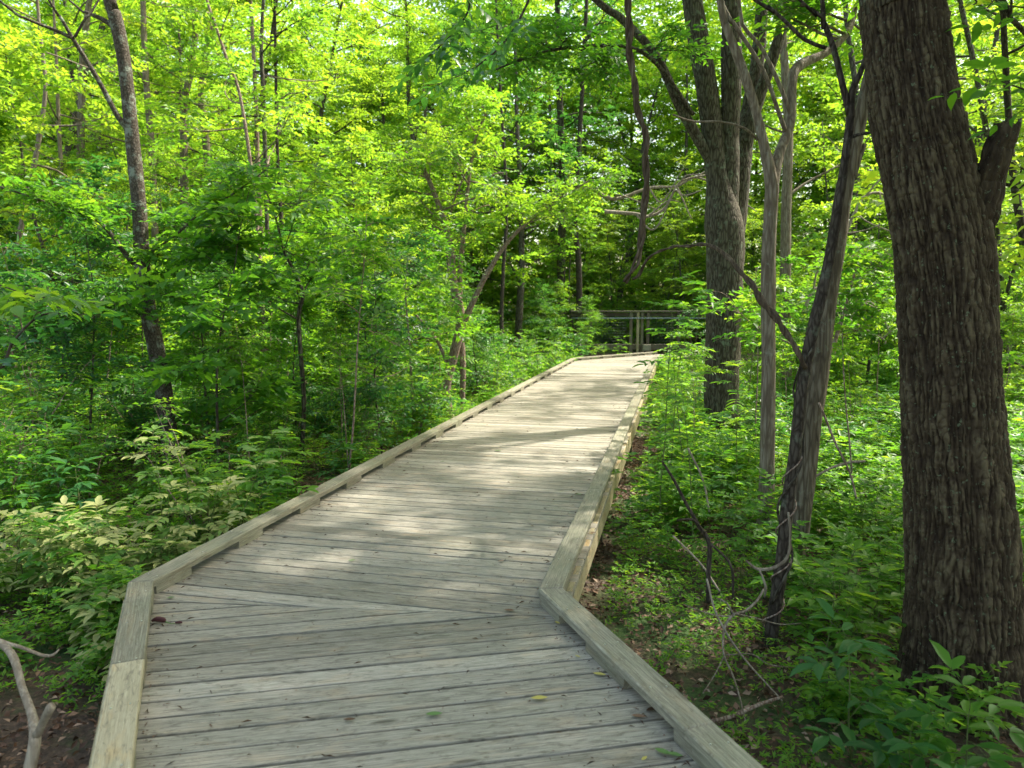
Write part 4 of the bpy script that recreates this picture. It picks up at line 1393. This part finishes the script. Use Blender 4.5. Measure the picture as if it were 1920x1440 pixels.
MATS = dict(pole=('bark_red', 'leaf'), herb=('stem', 'leaf'), pinnate=('stem', 'leaf'), palmate=('stem', 'leaf'), bush=('bark_red', 'leaf'), sapling=('bark_grey', 'leaf'), under=('bark_grey', 'leaf_far'), tall=('bark_grey', 'leaf_far'))
NV = dict(pole=4, herb=4, pinnate=4, palmate=2, bush=4, sapling=5, under=5, tall=4)
ARCH, GEO = {}, {}
for kd, n in NV.items():
    lst, gg = [], []
    for i in range(n):
        gs, gl = arche(100 + hash_ if False else 100 + i * 17 + len(kd) * 3, kd)
        lst.append((gs.mesh(kd + '_stem', M[MATS[kd][0]]), gl.mesh(kd + '_leaves', M[MATS[kd][1]])))
        gg.append((gs, gl))
    ARCH[kd], GEO[kd] = lst, gg


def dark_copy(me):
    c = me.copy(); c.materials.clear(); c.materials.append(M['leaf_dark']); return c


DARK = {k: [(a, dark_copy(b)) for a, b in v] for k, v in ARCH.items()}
KNAME = dict(pole='thin_pole_sapling', herb='leafy_herb', pinnate='compound_leaf_sapling', palmate='broad_leaf_sapling', bush='shrub', sapling='slender_sapling', under='understory_tree', tall='canopy_tree')
KCAT = dict(pole='sapling', herb='plant', pinnate='sapling', palmate='sapling', bush='shrub', sapling='sapling', under='tree', tall='tree')
PARTN = dict(pole=('stem', 'crown'), herb=('stem', 'leaves'), pinnate=('stem', 'leaves'), palmate=('stem', 'leaves'), bush=('stem', 'leaves'), sapling=('stem', 'crown'), under=('trunk', 'crown'), tall=('trunk', 'crown'))


def plant(kd, x, y, sc, label, group=None, dark=False, rz=None, z=None, mats=None, var=None):
    i = rng.integers(NV[kd]) if var is None else var
    a, b = (DARK if dark else ARCH)[kd][i]
    if z is None:
        z = float(gz(x, y))
    root = thing(KNAME[kd], label, KCAT[kd], (x, y, z), rng.uniform(0, 6.28) if rz is None else rz, group, sc)
    link(PARTN[kd][0], a, root)
    o = link(PARTN[kd][1], b, root)
    return root


def on_walk(x, y, m=0.25):
    """inside the boardwalk corridor?"""
    p = np.array([x, y])
    if y < Lk[1]:
        tl = (y - L0[1]) / (Lk[1] - L0[1]); xl = L0[0] + (Lk[0] - L0[0]) * tl
        tr_ = (y - R0[1]) / (Rk[1] - R0[1]); xr = R0[0] + (Rk[0] - R0[0]) * tr_
        return xl - CW - m < x < xr + CW + m
    if y < Lf[1] + .6:
        k = (y - Lk[1]) / far_d[1]
        xl = Lk[0] + far_d[0] * k; xr = Rk[0] + far_d[0] * (y - Rk[1]) / far_d[1]
        return xl - CW - m < x < xr + CW + m
    if y < Le[1] + 5:
        xl = Lf[0] + end_d[0] * (y - Lf[1]) / end_d[1]
        return xl - CW - m < x < xl + 5.0 + m
    return False


# understory trees and saplings left of the walk and beyond
def clear_view(x, y, kd=''):
    px = screen(x, y, 0)[0]
    if kd in ('bush', 'sapling', 'under', 'pole') and y < 14.6 and 770 < px < 960:
        return False
    if kd == 'under' and y < 15.5 and 720 < px < 1010:
        return False
    return not (y < 9.6 and (185 < px < 400 or 530 < px < 600))


def scatter(kd, n, xr, yr, sc, labels, group, ok=None, dark=0.0, mind=1.0, margin=.25):
    pts = []
    tries = 0
    while len(pts) < n and tries < n * 60:
        tries += 1
        x, y = rng.uniform(*xr), rng.uniform(*yr)
        if on_walk(x, y, margin) or (ok and not ok(x, y)) or not clear_view(x, y, kd):
            continue
        if any((x - a) ** 2 + (y - b) ** 2 < mind ** 2 for a, b in pts):
            continue
        pts.append((x, y))
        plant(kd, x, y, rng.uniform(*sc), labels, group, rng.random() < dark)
    return pts


infr = lambda x, y, m=120: (-m < screen(x, y, 1)[0] < 1920 + m)
# canopy: sunlit wall
scatter('tall', 52, (-30, 28), (24, 46), (.85, 1.15), 'tall sunlit canopy tree in the bright green background wood', 'canopy trees in the background', lambda x, y: infr(x, y, 300) and not (1120 < screen(x, y, 1)[0] < 1300) and not (y < 33 and 980 < screen(x, y, 1)[0] < 1500), 0, 3.2, 2.2)
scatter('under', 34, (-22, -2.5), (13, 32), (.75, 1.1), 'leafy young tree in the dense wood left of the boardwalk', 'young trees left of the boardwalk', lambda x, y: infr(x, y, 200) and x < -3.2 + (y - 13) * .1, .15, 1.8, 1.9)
scatter('under', 22, (3, 22), (14, 34), (.75, 1.1), 'leafy young tree in the sunny wood right of the boardwalk', 'young trees right of the boardwalk', lambda x, y: infr(x, y, 200) and screen(x, y, 1)[0] > 1330, .0, 2.0, 1.9)
scatter('under', 16, (-6, 16), (30, 46), (.8, 1.2), 'leafy young tree behind the railing at the far bend', 'young trees behind the far railing', lambda x, y: 900 < screen(x, y, 1)[0] < 1450, .1, 1.6, 1.5)
scatter('bush', 60, (-6, 16), (29, 44), (1.0, 1.8), 'low twiggy green shrub beyond the far railing', 'shrubs beyond the far railing', lambda x, y: 850 < screen(x, y, 1)[0] < 1500, 0, .8, .3)
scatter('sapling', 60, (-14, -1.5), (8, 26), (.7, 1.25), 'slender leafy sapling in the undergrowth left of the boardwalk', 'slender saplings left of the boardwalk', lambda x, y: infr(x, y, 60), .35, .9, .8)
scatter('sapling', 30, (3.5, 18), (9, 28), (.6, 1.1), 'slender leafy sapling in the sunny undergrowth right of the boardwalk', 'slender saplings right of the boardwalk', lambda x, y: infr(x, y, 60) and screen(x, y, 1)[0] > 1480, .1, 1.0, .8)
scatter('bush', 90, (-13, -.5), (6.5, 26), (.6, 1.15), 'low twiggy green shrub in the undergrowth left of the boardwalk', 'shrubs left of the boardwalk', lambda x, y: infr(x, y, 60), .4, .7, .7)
scatter('bush', 50, (2.5, 16), (9, 27), (.5, 1.0), 'low twiggy green shrub in the undergrowth right of the boardwalk', 'shrubs right of the boardwalk', lambda x, y: infr(x, y, 60) and screen(x, y, 1)[0] > 1290, .1, .7, .8)
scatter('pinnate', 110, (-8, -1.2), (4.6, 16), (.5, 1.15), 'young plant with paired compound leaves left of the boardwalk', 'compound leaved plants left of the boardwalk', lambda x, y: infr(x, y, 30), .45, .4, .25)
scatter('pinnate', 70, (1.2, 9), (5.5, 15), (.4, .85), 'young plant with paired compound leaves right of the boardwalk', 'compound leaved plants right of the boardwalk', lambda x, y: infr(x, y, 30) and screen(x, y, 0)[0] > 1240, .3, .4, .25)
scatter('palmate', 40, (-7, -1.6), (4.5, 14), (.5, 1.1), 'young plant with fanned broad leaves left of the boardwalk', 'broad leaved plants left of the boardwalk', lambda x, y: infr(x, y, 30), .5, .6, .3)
scatter('bush', 34, (-3, 4.5), (15, 29), (.6, 1.0), 'shrub', 'shrubs left of the boardwalk', lambda x, y: 700 < screen(x, y, 1)[0] < 1110, .15, .7, .45)
scatter('sapling', 12, (-3, 4.5), (16, 29), (.6, .95), 'sapling', 'slender saplings left of the boardwalk', lambda x, y: 700 < screen(x, y, 1)[0] < 1110, .15, .9, .8)
scatter('herb', 60, (1.0, 7), (3.3, 10), (.7, 1.4), 'leafy herb', 'leafy herbs right of the boardwalk', lambda x, y: infr(x, y, 20) and x > .9 + (y - 4) * .22 and not (y < 4.9 and screen(x, y, -.4)[0] < 1500), 0, .35, .25)
scatter('pole', 38, (-11, -1.5), (6.5, 20), (.6, 1.2), 'thin bare stemmed sapling', 'thin saplings left of the boardwalk', lambda x, y: infr(x, y, 20), .3, .6, .35)
scatter('pole', 22, (2.0, 10), (6.5, 18), (.5, 1.0), 'thin bare stemmed sapling', 'thin saplings right of the boardwalk', lambda x, y: infr(x, y, 20) and screen(x, y, 1)[0] > 1290, .1, .6, .35)
# unseen trees added out of view to shade the near deck
for (x, y, s, lb) in ((5.7, 5.9, .95, 'unseen shade tree added right of the massive furrowed trunk'),
                      (7.4, 3.9, 1.0, 'unseen shade tree added farther right than its neighbour'), (5.6, 2.3, .95, 'unseen shade tree added close on the right of the near deck'),
                      ):
    plant('tall', x, y, s, lb)


for (px, d, s_, lb) in ((1150, 37, 1.0, 'canopy tree behind the far railing, left of the hanging vine'), (1235, 40, 1.1, 'canopy tree far behind the hanging vine'), (1275, 36, 1.0, 'canopy tree far behind the arching vine'), (1190, 43, 1.15, 'farthest canopy tree seen past the hanging vine')):
    p = at(px, 569, d)
    plant('tall', float(p[0]), float(d), s_, lb)
for (px, d, s_, lb) in ((1140, 33, 1.1, 'young tree behind the left half of the far railing'), (1225, 34, 1.15, 'young tree behind the pale posts of the far railing'), (1290, 32, 1.1, 'young tree behind the right end of the far railing')):
    p = at(px, 569, d)
    plant('under', float(p[0]), float(d), s_, lb)

# special plants ---------------------------------------------------------
def special(name, label, x, y, z, build, ms, ml, cat='sapling', sc=1.0, rz=0):
    gs, gl = Geo(), Geo()
    build(gs, gl)
    root = thing(name, label, cat, (x, y, z), rz, None, sc)
    link('stem', gs.mesh('stem', M[ms]), root)
    link('leaves', gl.mesh('leaves', M[ml]), root)
    return root


r2 = np.random.default_rng(5)


def place_px(px, py, d):
    p = at(px, py, d)
    return float(p[0]), float(d), float(gz(p[0], d))


for (px, d, h, nodes, leaf, lb, fol) in (
        (1830, 2.95, .62, 5, .13, 'fresh green sapling with oval leaflets in front of the massive trunk', 'leaf'),
        (1612, 3.35, .66, 4, .13, 'tall thin sapling with fanned leaflets left of the massive trunk', 'leaf_dark'),
        (1730, 3.0, .38, 3, .14, 'low sapling with broad leaflets at the foot of the massive trunk', 'leaf_dark'),
        (1905, 2.6, .36, 3, .11, 'small dark sapling at the lower right corner', 'leaf_dark'),
        (1580, 4.9, .55, 3, .11, 'small sapling on the ground between the vine wrapped tree and the massive trunk', 'leaf'),
):
    x, y, z = place_px(px, 1200, d)
    special('compound_leaf_sapling', lb, x, y, z, lambda gs, gl: compound_plant(gs, gl, r2, h, nodes, leaf, 5 if leaf > .12 else 7, .26, 2, .05, True, .42, .007, .4), 'stem', fol)
for (px, d, h, lb) in (
        (1240, 6.9, 2.5, 'tall thin plant with drooping compound leaves over the right kerb, nearest of its row'),
        (1285, 7.6, 2.25, 'tall thin plant with compound leaves, second of the row along the right kerb'),
        (1306, 6.3, 1.6, 'bushy compound leaved plant between the right kerb and the pale forked tree'),
        (1255, 9.2, 2.5, 'thin leafy plant beside the far right kerb before the railing'),
        (1098, 24.5, 1.5, 'leafy plant screening the left end of the far railing'), (1262, 14, 2.2, 'leafy plant screening the right part of the far railing'), (1160, 26.2, 1.0, 'small leafy plant before the far railing'),
        (1385, 7.8, 1.6, 'thin leafy plant standing before the base of the multi stemmed tree')):
    x, y, z = place_px(px, 900, d)
    special('compound_leaf_sapling', lb, x, y, z, lambda gs, gl: compound_plant(gs, gl, r2, h, 8, .12, 7, .36, 2, .04, True, .38, .008, .35), 'stem', 'leaf')
for (line, n_, leaf, lb, mt) in (
        ([(2060, 190, 3.5, 6), (1990, 180, 3.5, 5), (1930, 170, 3.5, 4), (1870, 150, 3.5, 3)], 7, .105, 'leafy bright branch reaching in from the right edge above the stub limb', 'leaf'),
        ([(2050, 20, 3.9, 6), (1990, 22, 3.9, 5), (1920, 14, 3.9, 4), (1860, 8, 3.9, 3)], 5, .11, 'leafy branch along the top right corner', 'leaf'),
        ([(-60, 520, 4.4, 5), (0, 535, 4.4, 4), (60, 555, 4.3, 3), (120, 560, 4.3, 2)], 10, .13, 'bright broad leaved branch reaching in from the left edge', 'leaf'),
        ([(-60, 640, 4.8, 8), (0, 690, 4.8, 7), (25, 640, 4.8, 6), (80, 590, 4.8, 4), (150, 590, 4.8, 2)], 9, .1, 'arching dark branch with leaves low at the left edge', 'leaf_dark'),
        ([(860, -60, 6.5, 5), (880, 10, 6.4, 4), (850, 60, 6.3, 3), (800, 110, 6.2, 2)], 14, .13, 'dark leafy branch hanging in at the top centre', 'leaf_dark'),
        ([(1010, -40, 7.5, 5), (960, 60, 7.4, 4), (900, 120, 7.3, 3), (820, 160, 7.2, 2)], 16, .13, 'dark leafy branch drooping below the top centre branch', 'leaf_dark')):
    P, R_ = px_path(line)
    gs, gl = Geo(), Geo()
    base = P[0].copy()
    p, r = tube(gs, P - base, R_, 6, .05)
    s_ = np.linspace(len(p) * .25, len(p) - 1, n_).astype(int)
    dd = norm(np.gradient(p, axis=0))[s_]
    lat = norm(np.cross(dd, [0, 0, 1])) * np.where(np.arange(n_) % 2, 1, -1)[:, None]
    sprays(gl, gs, r2, p[s_], dd * .7 + lat * .8 + r2.normal(0, .15, (n_, 3)), .32, 7, leaf, .45, .3, True, .0022)
    root = thing('leafy_branch', lb, 'branch', base)
    link('twig', gs.mesh('twig', M['bark_dark']), root)
    link('leaves', gl.mesh('leaves', M[mt]), root)
# pale blotched plants on the left
for i, (px, d, h, lb) in enumerate((
        (345, 5.7, 1.35, 'pale yellow blotched plant rising before the lichened tree'), (300, 5.2, .6, 'low pale blotched plant left of the near kerb corner'),
        (215, 5.4, .95, 'bushy yellow green blotched plant on the left'), (130, 5.0, .6, 'yellow green blotched plant near the left edge'),
        (385, 6.0, .95, 'pale blotched plant close beside the left kerb'), (40, 5.3, .7, 'yellow green blotched plant at the left edge of the view'),
        (250, 4.7, .45, 'small blotched plant behind the kerb corner'), (165, 4.4, .4, 'small yellow green plant on the leaf litter at the left'),
        (430, 6.6, .6, 'blotched plant among green herbs beside the left kerb'))):
    x, y, z = place_px(px, 1000, d)

    def bld(gs, gl):
        for k in range(4 if i != 0 else 2):
            g1, g2 = Geo(), Geo()
            compound_plant(g1, g2, r2, h * r2.uniform(.7, 1.0), 7, .10, 7, .27, 2, .2, True, .45, .006, .25)
            p = (r2.normal(0, .14), r2.normal(0, .14), 0)
            gs.add_geo(g1, p, 0, 1); gl.add_geo(g2, p, 0, 1)
    special('blotched_plant', lb, x, y, z, bld, 'stem', 'leaf_pale', 'plant')

# ------------------------------------------------------------ undergrowth and litter that nobody could count
def stuff(name, geo, mat, label=None):
    o = link(name, geo.mesh(name, M[mat]))
    o['kind'] = 'stuff'
    o['label'] = label
    o['category'] = name.replace('_', ' ')
    return o


g = Geo()
cnt = 0
while cnt < 1150:
    x, y = rng.uniform(-14, 12), rng.uniform(2.4, 24)
    if on_walk(x, y, .2) or not infr(x, y, 60):
        continue
    if x > 0 and y < 5.5 and rng.random() < .45:
        continue
    if x < 0 and y < 3.9:
        continue
    if x > 0 and y < 4.9 and screen(x, y, -.4)[0] < 1540 and rng.random() < .6:
        continue
    a, b = GEO['herb'][rng.integers(4)]
    g.add_geo(b, (x, y, float(gz(x, y))), rng.uniform(0, 6), rng.uniform(.5, 1.1) * (1.35 if x > 1 and y > 5.5 else 1))
    cnt += 1
stuff('undergrowth', g, 'leaf', 'dense low green herbs covering the forest floor')
g = Geo()
n = 120000     # low bedstraw-like whorls
x = rng.uniform(-9, 9, n); y = rng.uniform(1.8, 17, n)
den = fbm(x * .9, y * .9, 3.3, 3, 4)
keep = (den > -.16 - .02 * ((x > 0) & (y < 5))) & (rng.random(n) < 1.15 - y * .03)
keep &= np.array([not on_walk(a, b, .16) for a, b in zip(x, y)])
keep &= ~((x < 0) & (y < 3.8) & (den < .25))
x, y = x[keep], y[keep]
z = gz(x, y)
k = len(x)
hh = rng.uniform(.02, .16, k)
for j in range(5):
    a = rng.uniform(0, 6.28, k)
    d = np.stack([np.cos(a), np.sin(a), rng.uniform(.1, .7, k)], 1)
    base = np.stack([x + rng.normal(0, .012, k), y + rng.normal(0, .012, k), z + hh], 1)
    s = rng.uniform(.02, .05, k)
    add_leaves(g, base, d, np.array([0, 0, 1.0]) + rng.normal(0, .3, (k, 3)), s, s * .34, .35 + .65 * rng.random(k))
stuff('ground_cover', g, 'leaf', 'fine green whorled ground cover')
g = Geo()
n = 110000
x = rng.uniform(-8, 8, n); y = rng.uniform(1.6, 13, n)
keep = np.array([not on_walk(a, b, -.1) for a, b in zip(x, y)])
x, y = x[keep], y[keep]
k = len(x)
base = np.stack([x, y, gz(x, y) + rng.uniform(.015, .05, k)], 1)
a = rng.uniform(0, 6.28, k)
s = rng.uniform(.025, .06, k)
add_leaves(g, base, np.stack([np.cos(a), np.sin(a), rng.normal(0, .3, k)], 1), np.array([0, 0, 1.0]) + rng.normal(0, .7, (k, 3)), s, s * rng.uniform(.35, .7, k), rng.random(k) ** 1.3)
stuff('leaf_litter', g, 'dead_leaf', 'brown dead leaves littering the ground')
# far-off wood beyond the trees one can tell apart
g = Geo()
n = 16000
ang = rng.uniform(-.85, .85, n)
dd = rng.uniform(40, 62, n)
o_ = np.stack([np.sin(ang) * dd, np.cos(ang) * dd, rng.uniform(0, 1, n) ** 1.3 * (22 + 7 * noise3(ang * 9, 1, 1, 6)) + .5], 1)
gap = (fbm(o_[:, 0] * .22, o_[:, 1] * .1, o_[:, 2] * .3, 2, 19) > -.22)
o_ = o_[gap]
for rep in range(5):
    sprays(g, None, rng, o_ + rng.normal(0, .8, o_.shape), rdir(rng, len(o_), -.3, .5), .9, 8, .34, .55, .3, False, 0)
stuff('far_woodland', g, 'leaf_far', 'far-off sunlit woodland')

# ------------------------------------------------------------ small things on the deck
def flat_leaf(px, py, ln, rz, mat, label, curl=.2, wid=.45, name='fallen_leaf'):
    p = on(px, py, .004)
    g = Geo()
    n = 8
    t = np.linspace(0, 1, n)
    w_ = np.sin(np.pi * np.clip(t, .02, .98)) ** .8 * ln * wid / 2
    zc = .004 + ln * curl * (t - .5) ** 2
    v = []
    for i in range(n):
        v += [(t[i] * ln - ln / 2, -w_[i], zc[i] + w_[i] * .35), (t[i] * ln - ln / 2, 0, zc[i]), (t[i] * ln - ln / 2, w_[i], zc[i] + w_[i] * .3)]
    q = []
    for i in range(n - 1):
        for j in (0, 1):
            q.append([i * 3 + j, i * 3 + 3 + j, i * 3 + 4 + j, i * 3 + 1 + j])
    g.add(v, [np.array(q)], rng.uniform(.2, .9))
    o = link(name, g.mesh(name, M[mat]), None, p)
    o.rotation_euler = (0, 0, rz)
    tag(o, label, 'leaf', 'leaves fallen on the boardwalk')


for (px, py, ln, rz, mt, lb) in (
        (814, 1341, .07, .1, 'greenleaf', 'green leaf lying on the near planks'),
        (1011, 1311, .075, .1, 'yellow', 'narrow yellow leaf lying mid deck on the near planks'),
        (1124, 1266, .06, -.3, 'yellow', 'narrow yellow leaf beside the near right kerb'),
        (1045, 1169, .04, -.9, 'yellow', 'yellow leaf under the kerb gap by the right corner'),
        (1083, 1232, .03, -.7, 'yellow', 'tiny yellow leaf by the second kerb block on the right'),
        (1222, 1332, .06, .5, 'dead_leaf', 'brown leaf against the near right kerb'),
        (1197, 1345, .06, -.2, 'dead_leaf', 'dark curled leaf near the right kerb'),
        (1243, 1412, .07, -.6, 'greenleaf', 'green leaf near the bottom of the deck by the right kerb'),
        (1265, 1417, .06, -.4, 'greenleaf', 'second green leaf by the lower right kerb'),
        (1208, 1424, .035, .8, 'yellow', 'small yellow leaf near the lower right of the deck'),
        (955, 1146, .06, -.1, 'dead_leaf', 'dark green leaf on the seam of the planks'),
        (655, 1351, .05, .1, 'dead_leaf', 'dark scrap of leaf on the near planks'),
        (320, 1122, .045, .3, 'greenleaf', 'small green leaf by the left kerb corner block'),
        (934, 846, .08, .1, 'greenleaf', 'green leaf on the sunny middle planks'),
        (660, 1052, .05, .3, 'greenleaf', 'pale green leaf flat on the middle planks'),
        (1085, 928, .07, .2, 'greenleaf', 'green leaf near the middle of the right kerb'),
        (940, 1053, .05, .4, 'dead_leaf', 'small dark leaf on the planks before the seam'),
        (830, 866, .05, .2, 'greenleaf', 'tiny green leaf on the planks at mid distance'),
        (1112, 1000, .05, .2, 'dead_leaf', 'dark leaf beside the right kerb past the corner')):
    flat_leaf(px, py, ln, rz, mt, lb)
g = Geo()
n = 1500     # crumbs, bits of twig and bud scales, thickest along the kerbs
k1 = rng.random(n)
dx_ = np.where(rng.random(n) < .55, np.where(rng.random(n) < .5, rng.exponential(.05, n), 1 - rng.exponential(.05, n)), rng.random(n))
dx_ = np.clip(dx_, .01, .99)
yy = 2.3 + 11 * k1 ** 1.5
bp = []
for a, b in zip(dx_, yy):
    if b < Lk[1]:
        tl = (b - L0[1]) / (Lk[1] - L0[1]); tr_ = (b - R0[1]) / (Rk[1] - R0[1])
        xl = L0[0] + (Lk[0] - L0[0]) * tl; xr = R0[0] + (Rk[0] - R0[0]) * tr_
    else:
        q_ = far_d[0] / far_d[1]
        xl = Lk[0] + q_ * (b - Lk[1]); xr = Rk[0] + q_ * (b - Rk[1])
    bp.append((xl + (xr - xl) * a, b, .004))
bp = np.array(bp)
a = rng.uniform(0, 6.28, n)
s_ = np.where(rng.random(n) < .25, rng.uniform(.02, .05, n), rng.uniform(.006, .016, n))
add_leaves(g, bp, np.stack([np.cos(a), np.sin(a), np.abs(rng.normal(0, .08, n))], 1), np.array([0, 0, 1.0]) + rng.normal(0, .25, (n, 3)), s_, np.where(s_ > .018, .003, s_ * .6), rng.random(n) * .7)
stuff('deck_debris', g, 'dead_leaf', 'bits of twig and dead leaf caught on the planks and along the kerbs')
# dark red catkin
p = on(300, 1164, .02)
g = Geo()
tube(g, [(-.045, 0, 0), (-.02, .002, .008), (.015, 0, .006), (.03, -.002, 0)], [.006, .014, .014, .008], 10, .008, .25, 3, 30)
root = thing('fallen_catkin', 'dark red fallen catkin with a green stalk at the left kerb', 'catkin', p)
link('catkin_body', g.mesh('catkin_body', M['catkin']), root)
g = Geo()
tube(g, [(.03, -.002, -.004), (.06, -.006, -.012), (.085, -.004, -.013)], [.003, .0025, .002], 6, .01)
link('stalk', g.mesh('stalk', M['greenleaf']), root)
g = Geo()
tube(g, [(.085, -.004, -.01), (.105, 0, -.008), (.12, .004, -.012)], [.005, .008, .004], 8, .006, .3, 5, 40)
link('tip', g.mesh('tip', M['catkin']), root)


# ------------------------------------------------------------ labels that single out each scattered plant
MARKS = [(-400, 'at the left edge of the view'), (150, 'behind the lichened tree'), (330, 'between the lichened tree and the reddish trunk'), (480, 'behind the crooked grey sapling'),
         (640, 'left of the arching brown tree'), (800, 'behind the arching brown tree'), (930, 'between the arching tree and the railing'), (1080, 'behind the far railing'),
         (1250, 'beyond the hanging vine on the right'), (1330, 'behind the multi stemmed tree'), (1460, 'behind the vine wrapped pair'), (1620, 'behind the massive trunk'), (1860, 'at the right edge of the view')]
WORD = dict(leafy_herb='leafy herb', thin_pole_sapling='thin pole', canopy_tree='canopy tree', understory_tree='young tree', slender_sapling='slender sapling', shrub='shrub', compound_leaf_sapling='compound leaved plant', broad_leaf_sapling='broad leaved plant')
ORD = ['nearest', 'second nearest', 'third nearest', 'fourth nearest', 'fifth nearest', 'sixth nearest', 'seventh nearest', 'eighth nearest', 'ninth nearest', 'tenth nearest'] + ['%dth nearest' % k for k in range(11, 90)]
bins = {}
for o in scene.objects:
    gname = o.get('group')
    if o.type == 'EMPTY' and gname and o.name.split('.')[0] in WORD:
        px = screen(o.location.x, o.location.y, 1.0)[0]
        mk = [m_ for a_, m_ in MARKS if a_ <= px][-1] if px > -400 else MARKS[0][1]
        bins.setdefault((o.name.split('.')[0], mk), []).append(o)
for (nm, mk), os_ in bins.items():
    os_.sort(key=lambda q: q.location.y)
    for k_, o in enumerate(os_):
        o['label'] = (WORD[nm] + ' ' + mk + (', ' + ORD[k_] + ' to the viewer' if len(os_) > 1 else ''))
